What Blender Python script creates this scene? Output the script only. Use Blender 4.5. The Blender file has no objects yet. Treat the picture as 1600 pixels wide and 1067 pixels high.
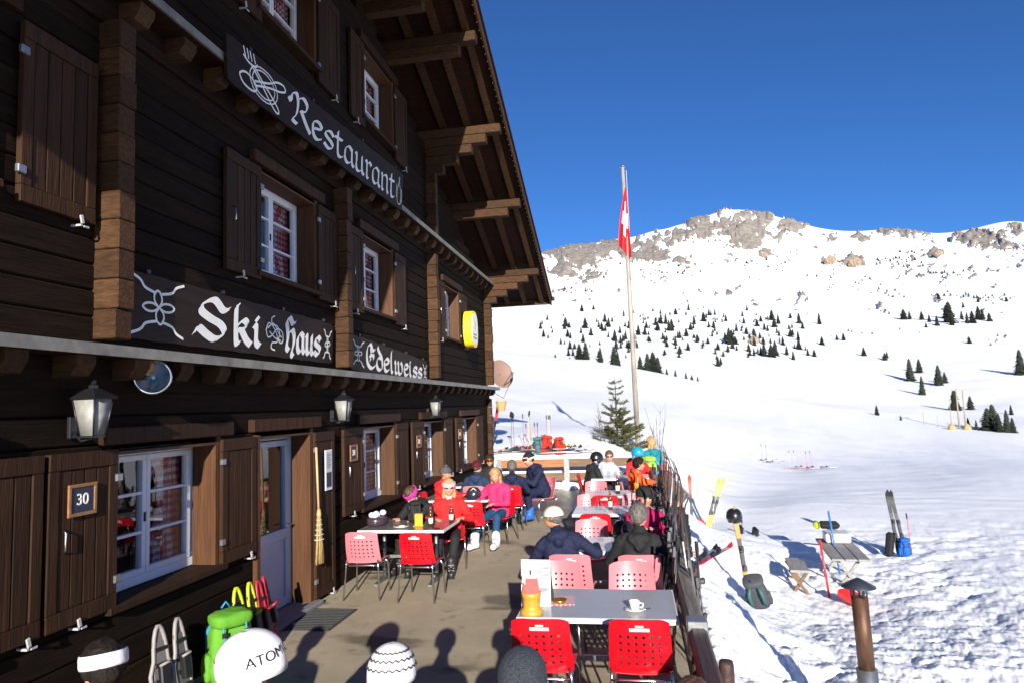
import bpy, bmesh, math, random
import numpy as np
from mathutils import Vector, Matrix
random.seed(7); rng=np.random.RandomState(7)
scene=bpy.context.scene; COL=scene.collection
# ---------------------------------------------------------------- camera
F_PX=1067.0; CX,CY=800.0,533.5; CAM_H=2.36
yaw,pitch,roll=math.radians(9.84),math.radians(5.4),math.radians(2.06)
FW=np.array([-math.sin(yaw)*math.cos(pitch),math.cos(yaw)*math.cos(pitch),math.sin(pitch)])
_r=np.array([math.cos(yaw),math.sin(yaw),0.0]); _u=np.cross(_r,FW)
RT=math.cos(roll)*_r-math.sin(roll)*_u; UP=math.sin(roll)*_r+math.cos(roll)*_u
CAMP=np.array([0,0,CAM_H])
cam=bpy.data.cameras.new('camera'); cam.sensor_width=36; cam.lens=24.0; cam.clip_end=9000; cam.clip_start=.05
camo=bpy.data.objects.new('camera',cam); COL.objects.link(camo)
camo.matrix_world=Matrix([[RT[0],UP[0],-FW[0],0],[RT[1],UP[1],-FW[1],0],[RT[2],UP[2],-FW[2],CAM_H],[0,0,0,1]])
scene.camera=camo
def ray(x,y): return FW+RT*(x-CX)/F_PX-UP*(y-CY)/F_PX
def onx(x,y,X): d=ray(x,y); return CAMP+d*(X/d[0])
def ony(x,y,Y): d=ray(x,y); return CAMP+d*(Y/d[1])
def onz(x,y,Z=0.0): d=ray(x,y); return CAMP+d*((Z-CAM_H)/d[2])
# ---------------------------------------------------------------- world, sun
SUN_EL=math.radians(16.5); SUN_K=0.225           # light travels (-k, +1) over the ground
ld=np.array([-SUN_K,1.0,0]); ld/=np.linalg.norm(ld)
LDIR=Vector((ld[0]*math.cos(SUN_EL),ld[1]*math.cos(SUN_EL),-math.sin(SUN_EL)))
w=bpy.data.worlds.new('World'); scene.world=w; w.use_nodes=True
nt=w.node_tree; bg=nt.nodes['Background']; sky=nt.nodes.new('ShaderNodeTexSky'); sky.sky_type='NISHITA'
sky.sun_disc=False; sky.sun_elevation=SUN_EL; sky.altitude=2600; sky.air_density=1.0; sky.dust_density=0.03; sky.ozone_density=9
to_sun=-LDIR; sky.sun_rotation=math.atan2(to_sun.x,to_sun.y)
nt.links.new(sky.outputs[0],bg.inputs[0]); bg.inputs[1].default_value=0.078
sun=bpy.data.lights.new('sun','SUN'); sun.energy=5.0; sun.angle=math.radians(.53); sun.color=(1,.93,.82)
suno=bpy.data.objects.new('sun',sun); COL.objects.link(suno); suno.rotation_euler=LDIR.to_track_quat('-Z','Y').to_euler()
scene.view_settings.view_transform='Standard'; scene.view_settings.look='None'; scene.view_settings.gamma=1
scene.view_settings.exposure=0.88
# ---------------------------------------------------------------- materials
def lin(c):
    if isinstance(c,str):
        c=[int(c[i:i+2],16)/255 for i in (0,2,4)]
        c=[v/12.92 if v<=.04045 else ((v+.055)/1.055)**2.4 for v in c]
    return tuple(c)
MATS={}
def mat(name,color,rough=.6,metal=0,spec=.5,var=0,vscale=6,bump=0,bscale=40,stretch=None,rand=0,coat=0,trans=0,alpha=1,emit=0,sheen=0,coords='Object'):
    if name in MATS: return MATS[name]
    m=bpy.data.materials.new(name); m.use_nodes=True; n=m.node_tree.nodes; l=m.node_tree.links
    b=n['Principled BSDF']; c=lin(color)
    b.inputs['Base Color'].default_value=(*c,1); b.inputs['Roughness'].default_value=rough; b.inputs['Metallic'].default_value=metal
    b.inputs['Specular IOR Level'].default_value=spec; b.inputs['Coat Weight'].default_value=coat
    b.inputs['Transmission Weight'].default_value=trans; b.inputs['Alpha'].default_value=alpha; b.inputs['Sheen Weight'].default_value=sheen
    m.diffuse_color=(*c,1)
    tc=n.new('ShaderNodeTexCoord'); mp=n.new('ShaderNodeMapping'); l.new(tc.outputs[coords],mp.inputs[0])
    if stretch: mp.inputs['Scale'].default_value=stretch
    if var:
        t=n.new('ShaderNodeTexNoise'); t.inputs['Scale'].default_value=vscale; t.inputs['Detail'].default_value=7; t.inputs['Roughness'].default_value=.62
        l.new(mp.outputs[0],t.inputs[0])
        r=n.new('ShaderNodeMapRange'); r.inputs[1].default_value=.28; r.inputs[2].default_value=.72; r.inputs[3].default_value=1-var; r.inputs[4].default_value=1+var
        l.new(t.outputs[0],r.inputs[0]); fac=r.outputs[0]
        if rand:
            oi=n.new('ShaderNodeObjectInfo'); r2=n.new('ShaderNodeMapRange'); r2.inputs[3].default_value=1-rand; r2.inputs[4].default_value=1+rand
            l.new(oi.outputs['Random'],r2.inputs[0]); mm=n.new('ShaderNodeMath'); mm.operation='MULTIPLY'
            l.new(fac,mm.inputs[0]); l.new(r2.outputs[0],mm.inputs[1]); fac=mm.outputs[0]
        v=n.new('ShaderNodeVectorMath'); v.operation='SCALE'; v.inputs[0].default_value=c; l.new(fac,v.inputs['Scale'])
        l.new(v.outputs[0],b.inputs['Base Color'])
    if bump:
        t2=n.new('ShaderNodeTexNoise'); t2.inputs['Scale'].default_value=bscale; t2.inputs['Detail'].default_value=5
        l.new(mp.outputs[0],t2.inputs[0]); bm_=n.new('ShaderNodeBump'); bm_.inputs['Strength'].default_value=bump; bm_.inputs['Distance'].default_value=.02
        l.new(t2.outputs[0],bm_.inputs['Height']); l.new(bm_.outputs[0],b.inputs['Normal'])
    MATS[name]=m; return m
# ---------------------------------------------------------------- mesh helpers
class MB:
    """collects geometry for ONE mesh object"""
    def __init__(s): s.v=[]; s.f=[]; s.m=[]; s.mats=[]; s.sm=[]
    def mi(s,m):
        if m not in s.mats: s.mats.append(m)
        return s.mats.index(m)
    def add(s,verts,faces,m,smooth=False):
        o=len(s.v); s.v+= [tuple(map(float,p)) for p in verts]; k=s.mi(m)
        for f in faces: s.f.append(tuple(i+o for i in f)); s.m.append(k); s.sm.append(smooth)
        return s
    def box(s,c,d,m,R=None,bev=0):
        hx,hy,hz=d[0]/2,d[1]/2,d[2]/2
        if bev:
            b=min(bev,hx*.9,hy*.9,hz*.9); pts=[]; 
            bmx=bmesh.new(); bmesh.ops.create_cube(bmx,size=1); 
            for q in bmx.verts: q.co=Vector((q.co.x*d[0],q.co.y*d[1],q.co.z*d[2]))
            bmesh.ops.bevel(bmx,geom=list(bmx.edges),offset=b,segments=1,affect='EDGES',profile=.5)
            bmx.verts.index_update(); pts=[q.co.copy() for q in bmx.verts]; fs=[[q.index for q in f.verts] for f in bmx.faces]; bmx.free()
        else:
            pts=[Vector((x*hx,y*hy,z*hz)) for x in(-1,1) for y in(-1,1) for z in(-1,1)]
            fs=[(0,1,3,2),(4,6,7,5),(0,4,5,1),(2,3,7,6),(0,2,6,4),(1,5,7,3)]
        if R is not None: pts=[R@p for p in pts]
        c=Vector(c); return s.add([p+c for p in pts],fs,m)
    def box2(s,lo,hi,m,bev=0):
        return s.box([(a+b)/2 for a,b in zip(lo,hi)],[abs(b-a) for a,b in zip(lo,hi)],m,None,bev)
    def tube(s,pts,r,m,n=8,cap=True,smooth=True):
        pts=[Vector(p) for p in pts]; rs=r if hasattr(r,'__len__') else [r]*len(pts); V=[];Fc=[]
        pn=None
        for i,p in enumerate(pts):
            t=(pts[min(i+1,len(pts)-1)]-pts[max(i-1,0)]).normalized()
            if pn is None:
                a=Vector((0,0,1)) if abs(t.z)<.9 else Vector((1,0,0)); pn=t.cross(a).normalized()
            else: pn=(pn-t*pn.dot(t)).normalized()
            q=t.cross(pn)
            for k in range(n):
                an=2*math.pi*k/n; V.append(p+(pn*math.cos(an)+q*math.sin(an))*rs[i])
        for i in range(len(pts)-1):
            for k in range(n): Fc.append((i*n+k,i*n+(k+1)%n,(i+1)*n+(k+1)%n,(i+1)*n+k))
        if cap: Fc.append(tuple(range(n))[::-1]); Fc.append(tuple(range((len(pts)-1)*n,len(pts)*n)))
        return s.add(V,Fc,m,smooth)
    def lathe(s,prof,m,c=(0,0,0),n=20,R=None,smooth=True,sx=1,sy=1,cap=True):
        V=[];Fc=[]; c=Vector(c)
        for r,z in prof:
            for k in range(n):
                a=2*math.pi*k/n; p=Vector((r*math.cos(a)*sx,r*math.sin(a)*sy,z)); V.append((R@p if R is not None else p)+c)
        for i in range(len(prof)-1):
            for k in range(n): Fc.append((i*n+k,i*n+(k+1)%n,(i+1)*n+(k+1)%n,(i+1)*n+k))
        if cap and prof[0][0]>1e-5: Fc.append(tuple(range(n))[::-1])
        if cap and prof[-1][0]>1e-5: Fc.append(tuple(range((len(prof)-1)*n,len(prof)*n)))
        return s.add(V,Fc,m,smooth)
    def ball(s,c,r,m,n=14,R=None):
        r=r if hasattr(r,'__len__') else (r,r,r); k=max(6,n//2)
        prof=[(math.sin(math.pi*i/k),-math.cos(math.pi*i/k)) for i in range(k+1)]; prof[0]=(1e-6,-1); prof[-1]=(1e-6,1)
        V=[];Fc=[];c=Vector(c)
        for a_,z in prof:
            for j in range(n):
                a=2*math.pi*j/n; p=Vector((a_*math.cos(a)*r[0],a_*math.sin(a)*r[1],z*r[2])); V.append((R@p if R is not None else p)+c)
        for i in range(k):
            for j in range(n): Fc.append((i*n+j,i*n+(j+1)%n,(i+1)*n+(j+1)%n,(i+1)*n+j))
        return s.add(V,Fc,m,True)
    def quad(s,a,b,c,d,m): return s.add([a,b,c,d],[(0,1,2,3)],m)
    def prism(s,outline,axis_lo,axis_hi,m,ax=0):
        """outline: list of 2D points in the plane perpendicular to ax; extruded from axis_lo to axis_hi"""
        n=len(outline); V=[]
        for a in (axis_lo,axis_hi):
            for p in outline:
                q=list(p); q.insert(ax,a); V.append(q)
        Fc=[tuple(range(n))[::-1],tuple(range(n,2*n))]+[(i,(i+1)%n,n+(i+1)%n,n+i) for i in range(n)]
        return s.add(V,Fc,m)
    def mesh(s,name):
        me=bpy.data.meshes.new(name); me.from_pydata(s.v,[],s.f)
        for m in s.mats: me.materials.append(m)
        me.polygons.foreach_set('material_index',s.m); me.polygons.foreach_set('use_smooth',s.sm); 
        bmx=bmesh.new(); bmx.from_mesh(me); bmesh.ops.recalc_face_normals(bmx,faces=bmx.faces); bmx.to_mesh(me); bmx.free()
        me.update(); return me
    def build(s,name,parent=None,**tags):
        o=bpy.data.objects.new(name,s.mesh(name)); COL.objects.link(o); o.parent=parent
        return tag(o,**tags)
def tag(o,label=None,cat=None,group=None,kind=None):
    if label: o['label']=label
    if cat: o['category']=cat
    if group: o['group']=group
    if kind: o['kind']=kind
    return o
def empty(name,loc=(0,0,0),rz=0,label=None,cat=None,group=None):
    o=bpy.data.objects.new(name,None); COL.objects.link(o); o.location=loc; o.rotation_euler=(0,0,rz); o.empty_display_size=.1
    return tag(o,label,cat,group)
def kids(o): return [c for c in COL.objects if c.parent is o]
def copy_tree(o,parent=None,loc=None,rz=None,label=None,group=None,matmap=None):
    c=o.copy(); COL.objects.link(c); c.parent=parent
    if loc is not None: c.location=loc
    if rz is not None: c.rotation_euler=(0,0,rz)
    if label: c['label']=label
    if group: c['group']=group
    if matmap and c.data is not None and c.type=='MESH':
        if any(m in matmap for m in c.data.materials):
            c.data=c.data.copy()
            for i,m in enumerate(c.data.materials):
                if m in matmap: c.data.materials[i]=matmap[m]
    for ch in list(o.children): copy_tree(ch,c,matmap=matmap)
    return c
def Rz(a): return Matrix.Rotation(a,3,'Z')
def Rx(a): return Matrix.Rotation(a,3,'X')
def Ry(a): return Matrix.Rotation(a,3,'Y')
def align(d):
    return Vector(d).to_track_quat('Z','Y').to_matrix()
def text_mesh(txt,size,m,name='lettering',depth=.002):
    cu=bpy.data.curves.new(name,'FONT'); cu.body=txt; cu.size=size; cu.align_x='CENTER'; cu.align_y='CENTER'; cu.extrude=depth
    o=bpy.data.objects.new(name,cu); COL.objects.link(o); bpy.context.view_layer.update()
    me=bpy.data.meshes.new_from_object(o.evaluated_get(bpy.context.evaluated_depsgraph_get())); bpy.data.objects.remove(o)
    me.materials.clear(); me.materials.append(m); return me
# numpy value noise / fbm
def _h(ix,iy,s):
    n=(ix.astype(np.int64)*374761393+iy.astype(np.int64)*668265263+s*1442695041)&0xffffffff
    n=((n^(n>>13))*1274126177)&0xffffffff; n=n^(n>>16); return (n&0xffff)/65535.0
def vnoise(x,y,s=0):
    ix=np.floor(x);iy=np.floor(y);fx=x-ix;fy=y-iy;fx=fx*fx*(3-2*fx);fy=fy*fy*(3-2*fy)
    a=_h(ix,iy,s);b=_h(ix+1,iy,s);c=_h(ix,iy+1,s);d=_h(ix+1,iy+1,s)
    return (a*(1-fx)+b*fx)*(1-fy)+(c*(1-fx)+d*fx)*fy
def fbm(x,y,s=0,o=5,g=.5):
    t=0;a=1;n=0
    for i in range(o): t=t+a*vnoise(x*2**i+17.3*i,y*2**i-9.1*i,s+i); n+=a; a*=g
    return t/n
# ---------------------------------------------------------------- terrain
CP=[]
def cp(px,py,dep): p=ony(px,py,dep); CP.append(p)
for a in [(1098,962,7.6),(1130,1040,6.6),(1205,1066,7.9),(1355,1060,9.2),(1590,1060,9.6),(1190,955,12.2),(1255,926,14.3),(1405,868,17.5),(1590,850,18.5),(1100,885,12.6),(1078,822,20),(1105,822,20),(1195,727,43),(1270,741,38),(1590,740,35),(1100,762,28.5),(1400,790,24.5),(1240,790,24),(997,692,26),(1050,720,27),(870,699,21.4),(790,703,21),(940,700,22),(800,668,30),(900,664,33),
 (800,628,48),(900,636,50),(1000,648,52),(1100,668,55),(1250,692,57),(1400,709,57),(1600,717,55),
 (800,585,80),(900,598,85),(1000,610,88),(1150,638,88),(1300,664,82),(1450,686,76),(1600,700,70),
 (600,520,125),(780,548,120),(900,562,122),(1000,577,122),(1100,598,118),(1250,628,110),(1400,657,105),(1600,690,95),(1900,750,75),
 (600,540,185),(780,566,180),(900,580,180),(1000,594,175),(1100,613,170),(1250,640,160),(1400,668,150),(1600,704,135),(1900,760,110),
 (780,552,310),(900,562,310),(1000,578,290),(1100,596,280),(1250,606,280),(1400,640,225),(1500,660,205),(1600,668,185),
 (800,530,420),(900,525,430),(1000,525,430),(1150,525,430),(1280,548,400),(1400,592,320),(1550,600,285),
 (850,490,560),(1000,482,600),(1150,480,620),(1300,486,600),(1450,502,520),(1600,525,430),
 (800,450,850),(900,440,900),(1000,425,900),(1150,405,950),(1300,425,950),(1450,430,900),(1600,425,850),
 (500,500,500),(500,430,1200),(500,470,1800),(1900,330,1300),(1900,450,700),(1900,600,260)]: cp(*a)
RIDGE=[(700,412),(850,397),(930,380),(1000,367),(1085,348),(1115,338),(1155,330),(1190,336),(1235,346),(1290,362),(1350,363),(1400,361),(1470,366),(1510,362),(1550,351),(1580,346),(1620,350)]
for x,y in RIDGE: cp(x,y,1300)
for x,y in RIDGE[::2]: cp(x,y+32,1800); cp(x,y+90,2800)
def wp(x,y,z): CP.append(np.array([x,y,z],float))
for p in [(.75,5,-.25),(.7,10,-.1),(.7,15,-.2),(.7,18.5,-.1),(.6,3,-.4),(2,3,-1.2),(5,3,-1.5),(12,3,-2),(10,9,-1.7),(-3,5,-.6),(-3,12,-.6),(-2,17,-.5),(-8,8,-.5),(-14,8,-.3),(-9,17,.2),(-5,22.5,1.1),(-12,25,2.5),(-30,30,8),(-60,10,12),(-100,100,30),(40,4,-6),(120,10,-14),(400,50,-40),(-400,100,90),(0,-5,-1.2),(-6,-5,-.6),(6,-5,-1.6),(0,-30,-2),(-30,-30,0),(30,-30,-5),(0,-200,-10),(200,-200,-20),(-200,-200,20),(1000,-500,-10),(-1000,-500,80),(0,-1500,0),(1500,300,100),(-1500,300,300)]: wp(*p)
CP=np.array(CP)
def uv(x,y): 
    r=np.hypot(x,y); return np.stack([np.arctan2(x,y)*2.2,np.log(r)],-1)
_c=uv(CP[:,0],CP[:,1]); _e=(CP[:,2]-CAM_H)/np.hypot(CP[:,0],CP[:,1])
def _k(d2): return .5*d2*np.log(d2+1e-9)
def _solve():
    n=len(_c); d2=((_c[:,None]-_c[None])**2).sum(-1); K=_k(d2)+np.eye(n)*2e-4
    Pm=np.hstack([np.ones((n,1)),_c]); A=np.zeros((n+3,n+3)); A[:n,:n]=K; A[:n,n:]=Pm; A[n:,:n]=Pm.T
    return np.linalg.solve(A,np.concatenate([_e,np.zeros(3)]))
_w=_solve()
def base_z(x,y):
    x=np.atleast_1d(np.asarray(x,float)); y=np.atleast_1d(np.asarray(y,float)); q=uv(x,y); out=np.empty(len(x))
    for i in range(0,len(x),20000):
        s=slice(i,i+20000); d2=((q[s,None]-_c[None])**2).sum(-1)
        out[s]=_k(d2)@_w[:-3]+_w[-3]+q[s]@_w[-2:]
    r=np.hypot(x,y); z=CAM_H+out*r
    # keep snow below the terrace and the house
    def sst(a,b,v): t=np.clip((v-a)/(b-a),0,1); return t*t*(3-2*t)
    inside=(1-sst(.42,.75,x))*(1-sst(19.75,20.15,y))*sst(-9,-8,y)
    z=z*(1-inside)+np.minimum(z,-.35)*inside
    hs=(1-sst(-4.2,-3.6,x))*(1-sst(19.1,19.5,y))*sst(-30,-25,x)
    z=z*(1-hs)+np.minimum(z,-.35)*hs
    return z
def near_detail(x,y):
    r=np.hypot(x,y); k=np.clip((34-r)/22,0,1)*np.clip((x-.3)/.5,0,1)
    lump=(fbm(x*1.1,y*1.1,3,3)-.5)*.30+(fbm(x*3.3,y*3.3,9,5,.6)-.5)*.30
    tr=np.clip((fbm(x*.25+4,y*.25,21,2)-.28)*4,0.45,1)*np.clip((24-y)/8,.25,1)
    pits=-np.clip(vnoise(x*2.4,y*2.4,31)-.6,0,1)*.75-np.clip(vnoise(x*4.3+3,y*4.3,33)-.62,0,1)*.42
    soft=(fbm(x*.35,y*.12,41,3)-.5)*.35*np.clip((r-20)/20,0,1)*np.clip((130-r)/60,0,1)
    pz=(fbm(x*.5,y*1.5,51,3)-.5)*.10*np.clip((r-20)/10,0,1)*np.clip((120-r)/60,0,1)
    fine=(fbm(x*8,y*8,13,4,.65)-.5)*.085*np.clip((20-r)/8,0,1)
    return k*(tr*.55*(lump+pits)+fine)+soft*.8+pz
def ground(x,y):
    x=np.array([x],float);y=np.array([y],float); return float((base_z(x,y)+near_detail(x,y))[0])
def snowmat():
    m=bpy.data.materials.new('snow'); m.use_nodes=True; n=m.node_tree.nodes; l=m.node_tree.links; b=n['Principled BSDF']
    at=n.new('ShaderNodeAttribute'); at.attribute_name='rock'
    g=n.new('ShaderNodeNewGeometry')
    no=n.new('ShaderNodeTexNoise'); no.inputs['Scale'].default_value=.07; no.inputs['Detail'].default_value=9; no.inputs['Roughness'].default_value=.7
    l.new(g.outputs['Position'],no.inputs[0])
    cr=n.new('ShaderNodeValToRGB'); e=cr.color_ramp.elements; e[0].position=.3; e[0].color=(.15,.135,.12,1); e[1].position=.7; e[1].color=(.40,.355,.30,1)
    l.new(no.outputs[0],cr.inputs[0])
    mr=n.new('ShaderNodeMapRange'); mr.inputs[1].default_value=.4; mr.inputs[2].default_value=.6; l.new(at.outputs['Fac'],mr.inputs[0])
    mx=n.new('ShaderNodeMix'); mx.data_type='RGBA'; mx.inputs['A'].default_value=(.87,.885,.91,1)
    l.new(mr.outputs[0],mx.inputs['Factor']); l.new(cr.outputs[0],mx.inputs['B']); l.new(mx.outputs['Result'],b.inputs['Base Color'])
    b.inputs['Roughness'].default_value=.55; b.inputs['Specular IOR Level'].default_value=.25
    n2=n.new('ShaderNodeTexNoise'); n2.inputs['Scale'].default_value=9; n2.inputs['Detail'].default_value=8; n2.inputs['Roughness'].default_value=.65; l.new(g.outputs['Position'],n2.inputs[0])
    bp=n.new('ShaderNodeBump'); bp.inputs['Strength'].default_value=.5; bp.inputs['Distance'].default_value=.018; l.new(n2.outputs[0],bp.inputs['Height']); l.new(bp.outputs[0],b.inputs['Normal'])
    return m
SNOW=snowmat()
def build_terrain():
    rows=[1.6]
    while rows[-1]<3400: 
        r=rows[-1]; rows.append(r*(1.005 if 6<r<22 else 1.008 if 3<r<30 else 1.016 if r<500 else 1.0085 if r<1500 else 1.05))
    rows=np.array(rows)
    az=np.concatenate([np.radians(np.linspace(-179.5,-52,50))[:-1],np.radians(np.linspace(-52,-14,120))[:-1],np.radians(np.linspace(-14,34,640)),np.radians(np.linspace(34,60,80))[1:],np.radians(np.linspace(60,179.5,45))[1:]])
    A,Rr=np.meshgrid(az,rows); X=(Rr*np.sin(A)).ravel(); Y=(Rr*np.cos(A)).ravel()
    Z=base_z(X,Y)+near_detail(X,Y); r=np.hypot(X,Y)
    # cliffs: rock bands on the upper mountain, pushed out as blocky steps
    d=np.stack([X,Y,Z-CAM_H],-1); dz=d@FW; px=CX+F_PX*(d@RT)/np.maximum(dz,1); py=CY-F_PX*(d@UP)/np.maximum(dz,1)
    rock=np.zeros(len(X))
    for x,y,rx,ry,s in [(905,398,75,16,1),(960,385,60,14,1),(880,425,28,13,1),(925,432,24,12,.85),(1010,395,28,16,1),(1030,400,20,14,1),(1095,358,32,24,1),(1150,355,50,24,1),(1165,380,26,20,1),(1175,352,34,26,1),(1055,372,50,12,.7),(1235,357,26,14,.9),(1215,371,20,10,.7),(1345,372,14,10,.9),(1410,365,45,7,1),(1530,372,38,14,1),(1565,385,32,10,.8),(1597,390,14,10,.9),(1593,358,8,12,1),(1068,410,16,8,.6),(1295,410,16,10,1),(1335,412,20,10,1),(1465,396,11,8,1),(1195,398,12,10,1),(1118,335,30,10,.5),(1300,372,16,8,.6),(1120,372,40,14,.6),(1215,520,0,0,0)]:
        if rx: rock=np.maximum(rock,s*np.clip(1.6-np.hypot((px-x)/rx,(py-y)/ry)*1.15,0,1))
    nn=.5*fbm(px*.05,py*.09,61,5,.65)+.5*fbm(px*.16,py*.22,63,4,.6)+.02; 
    far=np.clip((r-500)/200,0,1)*np.clip((1450-r)/60,0,1)
    mask=np.clip((rock*1.05+(nn-.5)*3.6-.60)*6,0,1)*far
    speck=np.clip((fbm(px*.12,py*.2,71,4,.6)-.66)*16,0,1)*np.clip((470-py)/60,0,1)*far*(fbm(px*.012,py*.02,75,2)>.5)
    mask=np.maximum(mask,speck*.9)
    blk=np.abs(fbm(px*.035,py*.05,81,5,.62)-.5)*2
    Z=Z+np.clip(mask-speck,0,1)*(2+15*blk)*np.clip(r/1300,0.3,1)+far*(fbm(X*.006,Y*.006,91,5)-.5)*16
    mid=np.clip((r-170)/80,0,1)*np.clip((700-r)/150,0,1); Z=Z+mid*(fbm(X*.012,Y*.012,95,4)-.5)*7
    nr,nc=len(rows),len(az); idx=np.arange(nr*nc).reshape(nr,nc)
    Fq=np.stack([idx[:-1,:-1],idx[:-1,1:],idx[1:,1:],idx[1:,:-1]],-1).reshape(-1,4)[:, ::-1]
    me=bpy.data.meshes.new('snow_ground'); me.vertices.add(len(X)); me.vertices.foreach_set('co',np.stack([X,Y,Z],-1).astype(np.float32).ravel())
    me.loops.add(Fq.size); me.loops.foreach_set('vertex_index',Fq.ravel().astype(np.int32)); me.polygons.add(len(Fq))
    me.polygons.foreach_set('loop_start',np.arange(0,Fq.size,4,dtype=np.int32)); me.polygons.foreach_set('loop_total',np.full(len(Fq),4,np.int32))
    me.polygons.foreach_set('use_smooth',np.ones(len(Fq),bool)); me.update(calc_edges=True)
    a=me.attributes.new('rock','FLOAT','POINT'); a.data.foreach_set('value',mask.astype(np.float32))
    me.materials.append(SNOW); o=bpy.data.objects.new('snow_ground',me); COL.objects.link(o); tag(o,'snow covered ground rising to the rocky mountain',kind='structure')
    return px.reshape(nr,nc),py.reshape(nr,nc),np.stack([X,Y,Z],-1).reshape(nr,nc,3),rows,az
TPX,TPY,TP,TROWS,TAZ=build_terrain()
def hit(px,py,rmin=30):
    """first terrain point seen through a pixel (walks the terrain columns)"""
    d=ray(px,py); a=math.atan2(d[0],d[1]); j=int(np.argmin(np.abs(TAZ-a))); P=TP[:,j]; s=np.hypot(d[0],d[1])
    el=d[2]/s; r=TROWS; e=(P[:,2]-CAM_H)/r
    ok=np.where((e>=el)&(r>rmin))[0]
    if len(ok)==0: return None
    i=ok[0]; return P[i]
# ---------------------------------------------------------------- terrace
def concrete():
    m=mat('concrete','a2967f',.85,var=.16,vscale=1.3,bump=.25,bscale=60); n=m.node_tree.nodes; l=m.node_tree.links
    b=n['Principled BSDF']; src=b.inputs['Base Color'].links[0].from_socket
    g=n.new('ShaderNodeNewGeometry'); mp=n.new('ShaderNodeMapping'); mp.inputs['Scale'].default_value=(.5,.9,1); l.new(g.outputs['Position'],mp.inputs[0])
    t=n.new('ShaderNodeTexNoise'); t.inputs['Scale'].default_value=.9; t.inputs['Detail'].default_value=6; l.new(mp.outputs[0],t.inputs[0])
    r=n.new('ShaderNodeMapRange'); r.inputs[1].default_value=.555; r.inputs[2].default_value=.60; r.inputs[3].default_value=1; r.inputs[4].default_value=.42; l.new(t.outputs[0],r.inputs[0])
    v=n.new('ShaderNodeVectorMath'); v.operation='SCALE'; l.new(src,v.inputs[0]); l.new(r.outputs[0],v.inputs['Scale']); l.new(v.outputs[0],b.inputs['Base Color'])
    t5=n.new('ShaderNodeTexNoise'); t5.inputs['Scale'].default_value=3.4; t5.inputs['Detail'].default_value=8; t5.inputs['Roughness'].default_value=.7; l.new(g.outputs['Position'],t5.inputs[0])
    r5=n.new('ShaderNodeMapRange'); r5.inputs[1].default_value=.57; r5.inputs[2].default_value=.66; r5.inputs[3].default_value=1; r5.inputs[4].default_value=.62; l.new(t5.outputs[0],r5.inputs[0])
    w5=n.new('ShaderNodeTexVoronoi'); w5.feature='DISTANCE_TO_EDGE'; w5.inputs['Scale'].default_value=.42; wn=n.new('ShaderNodeVectorMath'); wn.operation='ADD'; sc5=n.new('ShaderNodeVectorMath'); sc5.operation='SCALE'; sc5.inputs['Scale'].default_value=.9; l.new(t5.outputs[1],sc5.inputs[0]); l.new(g.outputs['Position'],wn.inputs[0]); l.new(sc5.outputs[0],wn.inputs[1]); l.new(wn.outputs[0],w5.inputs['Vector'])
    r6=n.new('ShaderNodeMapRange'); r6.inputs[1].default_value=.0; r6.inputs[2].default_value=.006; r6.inputs[3].default_value=1.35; r6.inputs[4].default_value=1; l.new(w5.outputs['Distance'],r6.inputs[0])
    m5=n.new('ShaderNodeMath'); m5.operation='MULTIPLY'; l.new(r5.outputs[0],m5.inputs[0]); l.new(r6.outputs[0],m5.inputs[1])
    m6=n.new('ShaderNodeMath'); m6.operation='MULTIPLY'; l.new(m5.outputs[0],m6.inputs[0]); l.new(r.outputs[0],m6.inputs[1]); l.new(m6.outputs[0],v.inputs['Scale'])
    # wet far end: darker and glossier beyond y = 15
    sx=n.new('ShaderNodeSeparateXYZ'); l.new(g.outputs['Position'],sx.inputs[0])
    ad=n.new('ShaderNodeMath'); ad.operation='ADD'; l.new(sx.outputs['Y'],ad.inputs[0]); mu=n.new('ShaderNodeMath'); mu.operation='MULTIPLY'; mu.inputs[1].default_value=5; l.new(t.outputs[0],mu.inputs[0]); l.new(mu.outputs[0],ad.inputs[1])
    r3=n.new('ShaderNodeMapRange'); r3.inputs[1].default_value=16.4; r3.inputs[2].default_value=18; r3.inputs[3].default_value=1; r3.inputs[4].default_value=.42; l.new(ad.outputs[0],r3.inputs[0])
    v2=n.new('ShaderNodeVectorMath'); v2.operation='SCALE'; l.new(v.outputs[0],v2.inputs[0]); l.new(r3.outputs[0],v2.inputs['Scale']); l.new(v2.outputs[0],b.inputs['Base Color'])
    r4=n.new('ShaderNodeMapRange'); r4.inputs[1].default_value=16.4; r4.inputs[2].default_value=18; r4.inputs[3].default_value=.85; r4.inputs[4].default_value=.35; l.new(ad.outputs[0],r4.inputs[0]); l.new(r4.outputs[0],b.inputs['Roughness'])
    return m
CONC=concrete()
MB().box2((-4.6,-6,-.6),(.42,19.72,0),CONC,.02).build('terrace',label='grey concrete terrace floor with damp stains',kind='structure')
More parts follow.
